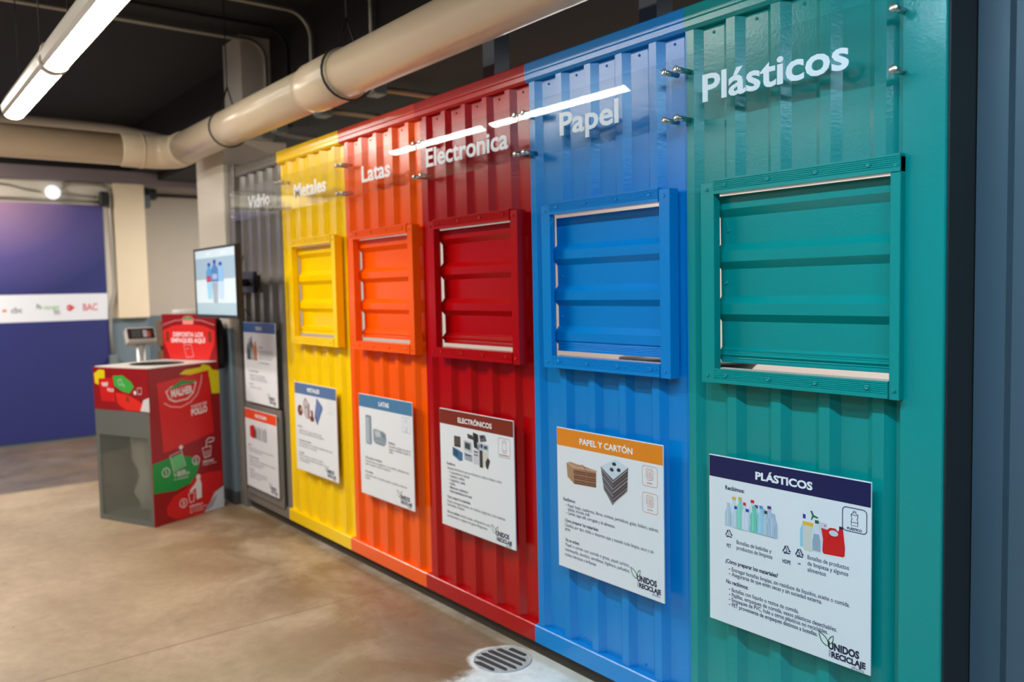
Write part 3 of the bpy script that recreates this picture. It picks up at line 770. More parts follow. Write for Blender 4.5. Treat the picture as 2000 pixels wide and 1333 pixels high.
def metal_icon(I):
    c = (190, 204, 216)
    I.rrect(.464, .082, .543, .158, .007, .0018, c); I.rrect(.482, .094, .525, .142, .004, .0018, c); I.stroke([(.490, .118), (.517, .118)], .0018, c); I.text('METAL', .503, .154, .008, c, .03, width=.03, center=True)
board(-5.0, .992, .578, .553, 'white notice board with slate blue header and scrap metal pieces', 'METALES', (84, 118, 162), .188, .360, .049,
      [('metal_picture', metal_picture), ('metal_icon', metal_icon)],
      [('Recibimos:', .031, .282, .100, 1), ('Objetos de hierro, acero, aluminio, cobre,', .047, .306, .370, 0), ('bronce y piezas metálicas sin partes de plástico.', .045, .322, .405, 0),
       ('Cómo preparar los materiales:', .042, .369, .220, 1), ('Separa los metales de otros materiales y entrégalos limpios y secos', .040, .387, .511, 0), ('para facilitar su reciclaje.', .040, .404, .30, 0),
       ('No se reciben:', .036, .447, .115, 1), ('Baterías, envases con químicos o aceites,', .034, .464, .381, 0), ('ni piezas o equipos eléctricos completos', .036, .481, .385, 0), ('con refrigerante.', .036, .497, .19, 0)], tcol=(120, 124, 134), lg=(.400, .470))

# two boards on the grey bay
def glass_picture(I):
    for u, w_, h, c in ((.075, .040, .115, (70, 82, 86)), (.105, .030, .150, (120, 132, 130)), (.140, .042, .165, (84, 96, 100)), (.175, .034, .120, (196, 120, 60)), (.215, .046, .130, (186, 108, 58)), (.150, .050, .085, (150, 176, 172)), (.100, .040, .075, (58, 66, 70))):
        I.poly(bottle_pts(u, .262, w_ * 1.2, h, .35), c)
def glass_icon(I):
    c = (176, 192, 214); I.rrect(.450, .090, .535, .185, .008, .0018, c); I.stroke([(.478, .17), (.478, .13), (.488, .11), (.488, .10), (.5, .10), (.5, .11), (.51, .13), (.51, .17)], .0018, c, True)
board(-5.845, 1.352, .570, .560, 'white notice board with bright blue header and glass bottles under the television', 'VIDRIO', (20, 98, 178), .225, .345, .052,
      [('glass_picture', glass_picture), ('glass_icon', glass_icon)],
      [('Recibimos:', .27, .175, .35, 1), ('Botellas y frascos de vidrio', .27, .200, .52, 0), ('de bebidas, alimentos o', .27, .216, .52, 0), ('conservas, de cualquier color,', .27, .232, .52, 0), ('limpios y sin tapas.', .27, .248, .50, 0), ('y etiquetas.', .27, .28, .46, 0),
       ('Cómo preparar los materiales:', .075, .345, .25, 1), ('Enjuaga los envases y retira las tapas', .09, .372, .36, 0), ('y los aros de metal o plástico, ten', .09, .388, .38, 0), ('cuidado con los bordes.', .09, .404, .41, 0), ('No se reciben:', .075, .436, .15, 1), ('Espejos, focos o cerámica.', .09, .458, .30, 0)], tcol=(120, 126, 138), lg=(.395, .474), y=-0.0205)
def carton_picture(I):
    I.poly([(.085, .122), (.150, .108), (.175, .112), (.175, .192), (.15, .206), (.085, .196)], (206, 30, 36)); I.poly([(.15, .112), (.176, .112), (.176, .196), (.15, .206)], (150, 20, 28))
    for k in range(4):
        u = .20 + k * .055; I.poly([(u - .024, .125), (u, .106), (u + .024, .125), (u + .024, .206), (u - .024, .206)], ((196, 200, 204), (176, 182, 188))[k % 2]); I.rect(u + .012, .128, u + .022, .203, (120, 124, 130))
    I.poly([(.176, .15), (.19, .12), (.205, .16), (.2, .2), (.178, .2)], (70, 72, 78))
def carton_icon(I):
    c = (236, 170, 160); I.rrect(.475, .085, .545, .175, .008, .0018, c); I.rrect(.49, .105, .53, .150, .003, .0018, c)
board(-5.862, .742, .566, .556, 'white notice board with red-orange header on the grey lower door', 'MULTICAPA', (232, 76, 36), .19, .40, .050,
      [('carton_picture', carton_picture), ('carton_icon', carton_icon)],
      [('Recibimos:', .045, .262, .105, 1), ('Envases de leche, jugos, salsas y otros productos', .05, .285, .50, 0), ('de cartón multicapa, vacíos.', .05, .302, .30, 0), ('Cómo preparar los materiales:', .05, .345, .23, 1), ('Enjuágalos, aplástalos y mantenlos secos, sin residuos', .05, .366, .52, 0), ('de alimentos y con la tapa puesta.', .05, .384, .33, 0), ('para evitar malos olores.', .05, .402, .28, 0),
       ('No se reciben:', .05, .436, .14, 1), ('Envases con restos de comida, bolsas', .05, .455, .37, 0), ('metalizadas o vasos encerados, ni', .05, .472, .36, 0), ('papel sucio.', .05, .489, .26, 0)], tcol=(126, 128, 138), lg=(.40, .472), y=-0.0275)

# ------------------------------------------------------------------ overhead linear lamp
LY, LZ = -1.36, 2.67
LAMP_BODY = mat('grey_lamp_housing', (150, 142, 130), 0.4)
def half(r, z0, zs, a0, a1, n=14):
    return [(LY + r * math.cos(R(a0 + (a1 - a0) * i / n)), z0 + zs * r * math.sin(R(a0 + (a1 - a0) * i / n))) for i in range(n + 1)]
def linear_lamp(label, spans, lit, cables):
    lamp = thing('linear_lamp', ((spans[0][0] + spans[-1][1]) / 2, LY, LZ), label, 'lamp')
    for a, b in spans:
        fix_normals(MB().prism(half(0.066, LZ + 0.012, 0.88, 222, 318), a + 0.004, b - 0.004, 'x', True).build('diffuser', lit, lamp))
        fix_normals(MB().prism([(LY - 0.051, LZ - 0.028), (LY + 0.051, LZ - 0.028), (LY + 0.062, LZ - 0.01), (LY + 0.066, LZ + 0.03), (LY + 0.045, LZ + 0.075), (LY - 0.045, LZ + 0.075), (LY - 0.066, LZ + 0.03), (LY - 0.062, LZ - 0.01)], a, b, 'x').build('housing', LAMP_BODY, lamp))
    ends = [(a[1], b[0]) for a, b in zip(spans, spans[1:])] + [(spans[-1][1], spans[-1][1] + 0.025)]
    for a, b in ends:
        fix_normals(MB().prism(half(0.070, LZ + 0.012, 0.92, 180, 360) + [(LY + 0.05, LZ + 0.08), (LY - 0.05, LZ + 0.08)], a, b, 'x', True).build('joint_collar', LAMP_BODY, lamp))
    for xx in cables:
        MB().tube([(xx, LY, LZ + 0.07), (xx, LY, 3.42)], 0.003, 6).build('suspension_cable', WIRE, lamp)
linear_lamp('long white linear ceiling lamp hung on thin cables in two lengths', [(-5.86, -4.60), (-4.52, -3.26)], emis('lit_diffuser', (1.0, 0.95, 0.88), 62.0), (-5.6, -4.9, -4.2, -3.5))
linear_lamp('cool white linear ceiling lamp further along the same row, nearer the end post', [(-1.70, -0.44), (-0.36, 0.90)], emis('cool_lit_diffuser', (0.52, 0.81, 1.0), 96.0), (-1.4, -0.7, 0.0, 0.6))

# ------------------------------------------------------------------ big cream pipe with elbow
PY, PZ, PR = -0.22, 2.615, 0.113
pipe = thing('drain_pipe', (-4.0, PY, PZ), 'fat cream plastic drain pipe along the ceiling, bent towards the purple wall', 'pipe')
EX = -6.62
el = [(EX + 0.16 - 0.16 * math.sin(R(t)), PY - 0.16 + 0.16 * math.cos(R(t)), PZ + 0.002) for t in range(0, 91, 10)]
MB().tube([(2.6, PY, PZ), (-3.82, PY, PZ)], PR, 40).build('pipe_length', PIPE, pipe)
MB().tube([(-4.02, PY, PZ), (-6.3, PY, PZ + 0.002)], PR, 40).build('pipe_length', PIPE, pipe)
MB().tube([(EX, PY - 0.26, PZ + 0.002), (EX, -6.9, PZ + 0.02)], PR, 40).build('pipe_length', PIPE, pipe)
MB().tube([(-3.77, PY, PZ), (-3.772, PY, PZ), (-4.12, PY, PZ), (-4.19, PY, PZ)], [PR, PR + 0.012, PR + 0.012, PR], 40).build('socket_joint', PIPE, pipe)
MB().tube([(-6.32, PY, PZ + 0.002), (-6.33, PY, PZ + 0.002)] + el + [(EX, PY - 0.36, PZ + 0.002), (EX, PY - 0.375, PZ + 0.002)], [PR, PR + 0.009] + [PR + 0.009] * len(el) + [PR + 0.009, PR], 40).build('elbow', PIPE, pipe)
MB().tube([(EX, PY - 0.22, PZ + 0.002), (EX, PY - 0.235, PZ + 0.002)], PR + 0.0125, 40).build('joint_ring', PIPE, pipe)
def wire_loop(x, label, rr):
    t = thing('pipe_hanger_wire', (x, PY, PZ), label, 'wire', group='wire hangers round the drain pipe')
    pts = [(x + 0.02 * math.sin(R(a)), PY + (PR + rr) * math.sin(R(a)), PZ + (PR + rr) * math.cos(R(a))) for a in range(20, 341, 16)]
    MB().tube([(x, PY, PZ + 0.26)] + pts + [(x, PY, PZ + 0.26)], 0.005, 8).build('loop', WIRE, t)
    MB().tube([(x, PY, PZ + 0.25), (x, PY, 3.42)], 0.004, 6).build('drop_wire', WIRE, t)
wire_loop(-5.42, 'wire hanger looped round the cream pipe near the rough white column neck', 0.008)
wire_loop(-3.76, 'wire hanger looped round the cream pipe above the red rail', 0.019)

# ------------------------------------------------------------------ conduits, boxes and struts under the black ceiling
def conduit(pts, r, label, group='galvanised ceiling conduits', m=STEEL_COND, name='conduit'):
    o = MB().tube(pts, r, 10).build(name, m); return tag(o, label, 'conduit', group)
def drop(x, y0, yb, zt, zb, r=0.10):
    p = [(x, y0, zt)]
    for t in range(0, 91, 15): p.append((x, yb - r + r * math.sin(R(t)), zt - r + r * math.cos(R(t))))
    return p + [(x, yb, zb)]
conduit(drop(-6.06, -5.0, 0.30, 3.39, 2.80, 0.13), 0.016, 'pale conduit bending down beside the rough white column neck')
conduit(drop(-5.27, -5.0, 0.30, 3.39, 2.80, 0.16), 0.014, 'pale conduit bending down above the yellow bay')
conduit(drop(-4.45, -5.0, 0.30, 3.39, 2.80, 0.16), 0.014, 'pale conduit dropping behind the pipe above the red rail')
conduit(drop(-5.72, -5.0, 0.325, 3.40, 2.85, 0.14), 0.012, 'black painted conduit between the two pale bends', m=BLACK_CEIL)
conduit([(-7.92, -6.5, 3.0), (-7.92, -0.6, 3.0), (-7.92, -0.3, 2.995), (-7.92, 0.0, 2.96), (-7.92, 0.33, 2.92)], 0.045, 'thick grey pipe running behind the cream pipe', 'grey pipes', mat('grey_pipe_plastic', (176, 166, 152), 0.5))
for i, (x, lab) in enumerate(((-6.08, 'grey junction box beside the white column top'), (-5.83, 'grey junction box without conduit above the grey bay'), (-5.12, 'grey junction box above the yellow bay'), (-4.41, 'grey junction box above the orange and red rail'))):
    t = thing('junction_box', (x, 0.32, 2.70), lab, 'junction box', group='ceiling junction boxes')
    MB().box(x - 0.055, x + 0.055, 0.26, 0.34, 2.69, 2.81, 0.006).build('box_body', BOX_GREY, t)
    MB().box(x - 0.056, x + 0.056, 0.254, 0.26, 2.70, 2.80, 0.002).build('cover', BOX_GREY, t)
    if i != 1:
        conduit([(x, 0.34, 2.735), (x, 2.8, 2.735)], 0.018, ('pale conduit running back from the box at the column', '', 'pale conduit running back over the yellow bay', 'pale conduit running back over the red rail')[i])
for x, lab in ((-3.25, 'grey square steel strut rising from the red top rail'), (-2.235, 'grey square steel strut rising from the blue top rail')):
    tag(MB().box(x - 0.045, x + 0.045, 0.255, 0.345, 2.44, 2.80).build('steel_strut', STRUT), lab, 'strut', 'steel struts on the container roof')
    tag(MB().box(x - 0.50, x + 0.30, 0.19, 0.40, 2.415, 2.44).build('strut_foot_plate', BLACK_CEIL), 'dark flat plate under the ' + lab[5:17] + ' strut at the ' + lab.split('the ')[1], 'plate')

# ------------------------------------------------------------------ floor drain
t = thing('floor_drain', (-2.735, -0.125, 0), 'round slotted floor drain in white cement by the container foot', 'drain')
MB().lathe([(0.0, 0.002), (0.108, 0.002), (0.118, 0.003), (0.121, 0.004), (0.122, 0.0)], (-2.735, -0.125, 0), n=40).build('rim', mat('worn_drain_metal', (176, 178, 178), 0.6, 0.0, var=0.30, vscale=45), t)
ca, sa = math.cos(R(6)), math.sin(R(6))
for k in range(-2, 4):
    o = (k - 0.5) * 0.037; hl = math.sqrt(0.113 ** 2 - o * o); hl *= 0.98
    v = []
    for (du, dv) in ((-hl + 0.004 * k, -0.007), (-hl + 0.018, -0.0125), (hl - 0.016, -0.0095), (hl - 0.006 * abs(k), -0.003), (hl - 0.022, 0.0085), (-hl + 0.014, 0.0115)):
        for zz in (0.0021, 0.0045): v.append((-2.735 + du * ca - (dv + o) * sa, -0.125 + du * sa + (dv + o) * ca, zz))
    MB().add(v, [(1, 3, 5, 7, 9, 11)] + [(2 * i, (2 * i + 2) % 12, (2 * i + 3) % 12, 2 * i + 1) for i in range(6)]).build('slot', DARK_SKIRT, t)

# ------------------------------------------------------------------ television on a swing bracket
tv = thing('television', (-5.41, -0.28, 1.42), 'flat television showing blue bottles, hung on a swing bracket', 'television')
tx0, tx1, tz0, tz1, ty = -5.895, -5.10, 1.395, 1.858, -0.325
MB().box(tx0, tx1, ty + 0.004, ty + 0.035, tz0, tz1, 0.004).box(tx0 + 0.1, tx1 - 0.1, ty + 0.035, ty + 0.075, tz0 + 0.06, tz1 - 0.08, 0.01).build('back_housing', BLACK_PLASTIC, tv)
MB().box(tx0, tx1, ty - 0.002, ty + 0.004, tz0, tz0 + 0.022).box(tx0, tx1, ty - 0.002, ty + 0.004, tz1 - 0.012, tz1).box(tx0, tx0 + 0.012, ty - 0.002, ty + 0.004, tz0 + 0.022, tz1 - 0.012).box(tx1 - 0.012, tx1, ty - 0.002, ty + 0.004, tz0 + 0.022, tz1 - 0.012).build('bezel', BLACK_PLASTIC, tv)
sw, sh = tx1 - tx0 - 0.024, tz1 - tz0 - 0.034
I = Ink(front(tx0 + 0.012, tz1 - 0.012, ty + 0.0035))
I.rect(0, 0, sw, sh, (196, 214, 224)); I.rect(0, sh * .13, sw, sh * .46, (150, 176, 194)); I.rect(0, sh * .46, sw, sh * .82, (206, 222, 230)); I.rect(0, sh * .82, sw, sh, (160, 188, 202))
for u in (.30, .36, .66, .72): I.rect(sw * u, sh * .05, sw * (u + .035), sh * .09, (214, 226, 232))
I.build('screen', tv, m=SCREEN_INK)
I = Ink(front(tx0 + 0.012, tz1 - 0.012, ty + 0.0025))
for u, v, w_, h, c, cc in ((.36, .50, .15, .24, (60, 150, 200), (16, 52, 150)), (.64, .50, .15, .24, (130, 178, 222), (20, 60, 170)), (.50, .50, .17, .28, (70, 116, 176), (14, 44, 140))):
    I.poly(bottle_pts(sw * u, sh * v, sw * w_, sh * h, .34), c); I.rect(sw * (u - .035), sh * (v - h - .05), sw * (u + .035), sh * (v - h), cc)
for u, c in ((.36, (140, 200, 226)), (.64, (180, 206, 232)), (.50, (150, 162, 176))):
    I.poly([(sw * (u - .07), sh * .51), (sw * (u + .07), sh * .51), (sw * (u + .05), sh * (.76 if u != .5 else .82)), (sw * (u - .05), sh * (.76 if u != .5 else .82))], c)
I.rect(sw * .29, sh * .40, sw * .40, sh * .50, (170, 50, 80)); I.rect(sw * .44, sh * .38, sw * .56, sh * .46, (150, 176, 206))
I.build('screen_picture', tv, m=SCREEN_INK)
br = MB().box(-5.90, -5.60, -0.028, 0.002, 1.555, 1.70, 0.004).build('wall_bracket', BLACK_PLASTIC, tv)
MB().box(-5.76, -5.70, -0.20, -0.028, 1.60, 1.65, 0.004).box(-5.74, -5.42, -0.215, -0.185, 1.60, 1.65, 0.004).box(-5.52, -5.42, -0.25, -0.215, 1.53, 1.72, 0.003).build('swing_arm', BLACK_PLASTIC, br)
MB().tube([(-5.84, 0.0, 1.82), (-5.845, -0.02, 1.74), (-5.82, -0.03, 1.70)], 0.004, 8).tube([(-5.72, -0.05, 1.555), (-5.74, -0.06, 1.46), (-5.68, -0.03, 1.40)], 0.004, 8).build('power_cable', BLACK_PLASTIC, br)

# ------------------------------------------------------------------ red collection bin
BIN_PRINT = mat('dark_red_print', (146, 12, 22), 0.35)
BIN_METAL = mat('grey_bin_metal', (104, 108, 104), 0.45, 0.2)
BIN_TOP = mat('white_bin_top', (214, 208, 200), 0.4)
bx, by, bh = 0.283, 0.298, 1.065
bin_ = thing('collection_bin', (-6.215, -0.515, 0.0), 'tall red printed collection bin with clear front and open top', 'bin', R(23.6))
L_ = dict(world=False)
mb = MB().box(bx - 0.006, bx, -by, by, 0.0, bh)                       # printed side
mb.build('printed_side', BIN_PRINT, bin_, **L_)
MB().box(-bx, -bx + 0.006, -by, by, 0, bh).box(-bx + 0.006, bx - 0.006, by - 0.006, by, 0, bh).box(-bx + 0.006, bx - 0.006, -by + 0.02, by - 0.006, 0.02, 0.03).build('bin_walls', BIN_METAL, bin_, **L_)
fr = MB().box(-bx + 0.006, bx - 0.006, -by, -by + 0.006, 0.60, 0.775).box(-bx + 0.006, bx - 0.006, -by, -by + 0.006, 0.0, 0.035).box(-bx + 0.006, -bx + 0.036, -by, -by + 0.006, 0.035, 0.60).box(bx - 0.03, bx - 0.006, -by, -by + 0.006, 0.035, 0.60).build('front_frame', BIN_METAL, bin_, **L_)
MB().box(-bx + 0.036, bx - 0.03, -by + 0.002, -by + 0.005, 0.035, 0.60).build('clear_window', clear('window_plastic', (0.86, 0.88, 0.85), 0.05, 0.06, (0.6, 0.62, 0.58)), fr, **L_)
MB().box(-bx, bx, -by - 0.001, -by + 0.005, 0.775, bh).build('front_band', BIN_PRINT, bin_, **L_)
# white top with an oval mouth
n = 32; v = []; f = []
for i in range(n):
    a = 2 * math.pi * i / n; c_, s_ = math.cos(a), math.sin(a); k = 1 / max(abs(c_) / bx, abs(s_) / by)
    v += [(c_ * k, s_ * k, bh + 0.006), (0.20 * c_, 0.17 * s_, bh + 0.006), (0.20 * c_, 0.17 * s_, bh - 0.05), (c_ * k, s_ * k, bh)]
for i in range(n):
    j = (i + 1) % n; f += [(4 * i, 4 * j, 4 * j + 1, 4 * i + 1), (4 * i + 3, 4 * j + 3, 4 * j, 4 * i)]
fix_normals(MB().add(v, f).build('top_plate', BIN_TOP, bin_, **L_))
v = [p for k, p in enumerate(v) if k % 4 in (1, 2)]
f = [(2 * i, 2 * ((i + 1) % n), 2 * ((i + 1) % n) + 1, 2 * i + 1) for i in range(n)]
MB().add(v, f).build('mouth_shade_ring', DARK_SKIRT, bin_, **L_)  # inner ring coloured dark to give the shade inside the mouth
# plastic bag hanging inside
prof = [(0.05, 0.06), (0.11, 0.09), (0.13, 0.2), (0.12, 0.32), (0.13, 0.42), (0.15, 0.52), (0.16, 0.66), (0.18, 0.85), (0.19, 1.0)]
bag = MB().lathe(prof, (0.06, -0.10, 0.0), n=28)
bag.v = [(p[0] + 0.018 * math.sin(p[2] * 31 + p[1] * 40), p[1] + 0.018 * math.sin(p[0] * 55 + p[2] * 23), p[2]) for p in map(Vector, bag.v)]
bag.build('plastic_bag', clear('bag_plastic', (0.9, 0.92, 0.9), 0.08, 0.35, (0.75, 0.77, 0.74)), bin_, **L_)
# artwork on the broad side
RED, LRED, GRN, YEL, W = (196, 22, 28), (208, 26, 28), (22, 142, 62), (226, 206, 12), (226, 216, 216)
side = lambda u, v, h: (bx + h, -by + u, bh - v)
I = Ink(side); wU, hV = 2 * by, bh
def uv(a, b): return (a * wU, b * hV)
I.poly([uv(.42, .055), uv(.50, .03), uv(.72, .025), uv(.76, .005), uv(.86, .02), uv(.90, .05), uv(1, .06), uv(1, .215), uv(.88, .21), uv(.85, .09)], YEL)
I.build('yellow_shape', bin_, **L_); I = Ink(side)
I.poly([uv(0, .60), uv(.3, .575), uv(.52, .60), uv(.655, .665), uv(.60, .72), uv(.52, .775), uv(.3, .80), uv(0, .785)], GRN)
I.build('green_shape', bin_, **L_); I = Ink(lambda u, v, h: side(u, v, h + 0.0003))
I.poly([uv(.16, .90), uv(.26, .835), uv(.46, .80), uv(.60, .74), uv(.78, .735), uv(.98, .745), uv(.98, .85), uv(.85, .88), uv(.76, .97), uv(.66, 1), uv(.30, .99), uv(.17, .945)], LRED)
I.build('red_shape', bin_, **L_); I = Ink(lambda u, v, h: side(u, v, h + 0.0005))
I.poly([uv(.68, .997), uv(.78, .94), uv(.86, .88), uv(1, .852), uv(1, .998)], (206, 206, 208)); I.poly([uv(.68, .997), uv(.80, .925), uv(.90, .90), uv(.82, .975)], (160, 160, 164))
I.build('page_curl', bin_, **L_)
I = Ink(lambda u, v, h: side(u, v, h + 0.0008))
I.poly([uv(.105, .095), uv(.84, .05), uv(.885, .475), uv(.155, .545)], (206, 24, 26))
I.build('packet_picture', bin_, **L_)
I = Ink(lambda u, v, h: side(u, v, h + 0.0012))
I.stroke([uv(.19, .225), uv(.28, .255), uv(.42, .268), uv(.56, .245), uv(.66, .20), uv(.72, .13), uv(.74, .075)], .010, (224, 150, 146))
I.poly([uv(.215, .155), uv(.30, .125), uv(.62, .105), uv(.66, .12), uv(.61, .19), uv(.52, .225), uv(.34, .232), uv(.26, .21)], (232, 190, 186))
I.poly([uv(.235, .16), uv(.30, .135), uv(.61, .118), uv(.635, .128), uv(.595, .185), uv(.51, .215), uv(.35, .222), uv(.275, .203)], (200, 34, 36))
I.poly([uv(.235, .15), uv(.40, .105), uv(.44, .09), uv(.48, .10), uv(.64, .105), uv(.64, .118), uv(.45, .125), uv(.30, .145)], GRN)
I.text('MALHER', .295 * wU, .197 * hV, .072, W, .04, width=.305 * wU, rot=R(-5))
I.text('CALDO DE', .565 * wU, .285 * hV, .026, W, .03, width=.23 * wU, rot=R(-5)); I.text('POLLO', .565 * wU, .335 * hV, .062, W, .05, width=.235 * wU, rot=R(-5))
I.build('packet_lettering', bin_, **L_)
I = Ink(lambda u, v, h: side(u, v, h + 0.0012))
def ring(u, v, r, n_):
    I.stroke([(u + r * math.cos(R(a)), v + r * math.sin(R(a))) for a in range(0, 360, 20)], .006, W, True); I.text(n_, u, v + .016, .046, W, .02, center=True)
ring(.175 * wU, .668 * hV, .030, '1'); ring(.60 * wU, .635 * hV, .030, '2'); ring(.395 * wU, .895 * hV, .030, '3')
I.poly([uv(.24, .585), uv(.40, .565), uv(.44, .645), uv(.28, .665)], (96, 186, 116)); I.stroke([uv(.235, .57), uv(.40, .55), uv(.45, .65), uv(.28, .672)], .005, W, True); I.poly([uv(.36, .53), uv(.39, .512), uv(.43, .525), uv(.40, .545)], W)
I.text('1. VACÍA', .28 * wU, .695 * hV, .026, W, .03, width=.17 * wU); I.text('Y RECICLA', .28 * wU, .712 * hV, .026, W, .03, width=.22 * wU); I.text('tu empaque', .28 * wU, .733 * hV, .022, W, .0, width=.20 * wU)
I.stroke([uv(.70, .565), uv(.73, .632), uv(.815, .627), uv(.83, .56)], .007, W, True); I.stroke([uv(.76, .56), uv(.765, .52), uv(.80, .505), uv(.88, .51), uv(.87, .53), uv(.79, .535)], .007, W); I.stroke([uv(.745, .585), uv(.755, .62)], .005, W); I.stroke([uv(.785, .58), uv(.785, .62)], .005, W)
I.text('EMPAQUE', .70 * wU, .665 * hV, .022, W, .03, width=.16 * wU); I.text('limpio y seco', .70 * wU, .682 * hV, .02, W, 0, width=.20 * wU)
I.poly([uv(.60, .765), uv(.645, .765), uv(.665, .80), uv(.66, .89), uv(.585, .895), uv(.58, .815), uv(.50, .84), uv(.49, .825), uv(.575, .785)], W); I.disc(.622 * wU, .748 * hV, .019, .020, W); I.stroke([uv(.47, .845), uv(.49, .905), uv(.545, .90), uv(.555, .84)], .007, W, True)
I.text('DEPOSÍTALO', .48 * wU, .938 * hV, .022, W, .03, width=.19 * wU); I.text('en el contenedor', .48 * wU, .957 * hV, .02, W, 0, width=.26 * wU); I.text('de reciclaje', .48 * wU, .974 * hV, .02, W, 0, width=.20 * wU)
I.build('instruction_marks', bin_, **L_)
fp = lambda u, v, h: (-bx + u, -by - 0.001 - h, bh - v)
I = Ink(fp)
fw, fh = 2 * bx, 0.29
def q(a, b): return (a * fw, b * fh)
I.poly([q(.02, .15), q(.12, .05), q(.22, .06), q(.22, .25), q(.10, .30), q(.10, .42), q(.03, .38)], YEL)
I.poly([q(.37, .19), q(.55, .17), q(.70, .32), q(.74, .42), q(.66, .58), q(.54, .55), q(.39, .42)], (60, 166, 66))
I.poly([q(.40, .58), q(.58, .60), q(.70, .66), q(.88, .80), q(.85, .98), q(.58, .98), q(.44, .84)], (222, 40, 30))
I.poly([q(.84, .98), q(.90, .72), q(1, .66), q(1, .99)], (206, 206, 206))
I.poly([q(.10, .27), q(.36, .23), q(.40, .80), q(.14, .80)], (206, 24, 26)); I.build('band_artwork', bin_, **L_)
I = Ink(lambda u, v, h: fp(u, v, h + 0.0006))
I.poly([q(.15, .36), q(.28, .34), q(.27, .44), q(.17, .45)], (226, 190, 186)); I.text('POLLO', .26 * fw, .56 * fh, .03, W, .04, width=.12 * fw)
I.stroke([q(.46, .28), q(.52, .26), q(.54, .38), q(.48, .40)], .004, W, True); I.text('1', .56 * fw, .44 * fh, .03, W, .03); I.stroke([q(.80, .45), q(.82, .60), q(.87, .58), q(.88, .44)], .004, W, True); I.disc(.76 * fw, .56 * fh, .014, .014, W)
I.poly([q(.60, .66), q(.64, .66), q(.65, .78), q(.59, .78)], (120, 60, 30)); I.build('band_marks', bin_, **L_)
# board standing up along the back edge
bd = MB().box(-bx, bx, by - 0.012, by - 0.002, bh + 0.006, bh + 0.345, 0.002).build('header_board', BIN_PRINT, bin_, **L_)
hb = lambda u, v, h: (-bx + u, by - 0.012 - h, bh + 0.345 - v)
I = Ink(hb); ww, hh = 2 * bx, 0.339
def p_(a, b): return (a * ww, b * hh)
I.poly([p_(.02, .36), p_(.2, .26), p_(.5, .21), p_(.8, .26), p_(.98, .36), p_(.97, .62), p_(.86, .98), p_(.14, .98), p_(.03, .62)], (226, 40, 36))
I.stroke([p_(.02, .24), p_(.25, .14), p_(.38, .13), p_(.44, .05), p_(.56, .05), p_(.62, .13), p_(.75, .14), p_(.98, .24)], .008, (206, 120, 124))
I.poly([p_(.38, .12), p_(.5, .06), p_(.62, .12)], (90, 170, 100)); I.rect(.40 * ww, .13 * hh, .60 * ww, .22 * hh, (240, 150, 140))
I.text('DEPOSITA LOS', .21 * ww, .49 * hh, .045, (246, 214, 214), .04, width=.56 * ww); I.text('EMPAQUES AQUÍ', .17 * ww, .62 * hh, .045, (246, 214, 214), .04, width=.64 * ww)
for a in (.07, .86): I.rect(a * ww, .38 * hh, (a + .06) * ww, .60 * hh, (140, 46, 30))
I.stroke([p_(.40, .68), p_(.54, .66), p_(.58, .92), p_(.45, .95)], .005, (240, 180, 176), True); I.stroke([p_(.44, .76), p_(.50, .75)], .004, (240, 180, 176))
I.build('header_artwork', bd, **L_)

# ------------------------------------------------------------------ things behind the bin
sc = thing('platform_scale', (-7.3, -0.34, 0.0), 'platform scale with dark display head on a steel column behind the bin', 'scale')
MB().box(-7.62, -7.21, -0.60, -0.08, 0.02, 0.10, 0.01).build('platform', STEEL, sc)
MB().tube([(-7.34, -0.335, 0.10), (-7.34, -0.335, 1.17)], 0.034, 16).build('column', mat('pale_grey_metal', (186, 182, 178), 0.4, 0.3), sc)
hd = MB()
def tilted(x0, x1, y0, y1, z0, z1, b=0.006):
    m2 = MB().box(x0, x1, y0, y1, z0, z1, b)
    rot_ = Matrix.Rotation(R(-25), 3, 'Y')
    m2.v = [tuple(rot_ @ Vector(p) + Vector((-7.33, -0.335, 1.215))) for p in m2.v]; return m2
tilted(-0.045, 0.03, -0.115, 0.115, -0.065, 0.075, 0.012).build('display_head', mat('pale_grey_plastic', (186, 178, 172), 0.5), sc)
pan = tilted(0.0301, 0.034, -0.105, 0.105, -0.030, 0.062, 0.001).build('display_panel', mat('dark_display', (58, 30, 34), 0.3), sc)
def ds(u, v, h):
    q_ = Matrix.Rotation(R(-25), 3, 'Y') @ Vector((0.0342 + h, -0.105 + u, 0.062 - v)); return tuple(q_ + Vector((-7.33, -0.335, 1.215)))
I = Ink(ds); I.rect(.035, .012, .10, .080, (88, 96, 92)); I.rect(.118, .018, .150, .080, (196, 188, 196)); I.rect(.152, .030, .176, .080, (196, 80, 50))
for k in range(3): I.rect(.042, .022 + k * .02, .094, .034 + k * .02, (60, 68, 64))
I.build('keypad', sc)
WOOD = mat('brown_wood', (110, 76, 46), 0.7, var=0.25, vscale=8)
cr = thing('wooden_crate', (-7.05, 0.03, 0.0), 'brown wooden slatted crate behind the red bin board', 'crate')
for k in range(6): MB().box(-7.2, -7.185, -0.24, 0.30, 0.04 + k * 0.22, 0.22 + k * 0.22, 0.003).box(-6.92, -6.905, -0.24, 0.30, 0.04 + k * 0.22, 0.22 + k * 0.22, 0.003).box(-7.185, -6.92, -0.24, -0.225, 0.04 + k * 0.22, 0.22 + k * 0.22, 0.003).build('slat', WOOD, cr)
MB().box(-7.2, -6.905, -0.24, 0.30, 1.325, 1.345).build('crate_top', WOOD, cr)
for xx in (-7.185, -6.95):
    for yy in (-0.225, 0.27): MB().box(xx, xx + 0.03, yy, yy + 0.03, 0.0, 1.325).build('corner_batten', WOOD, cr)
tb = thing('plastic_tub', (-7.05, -0.02, 1.345), 'white round plastic tub lid seen over the red bin board', 'tub')
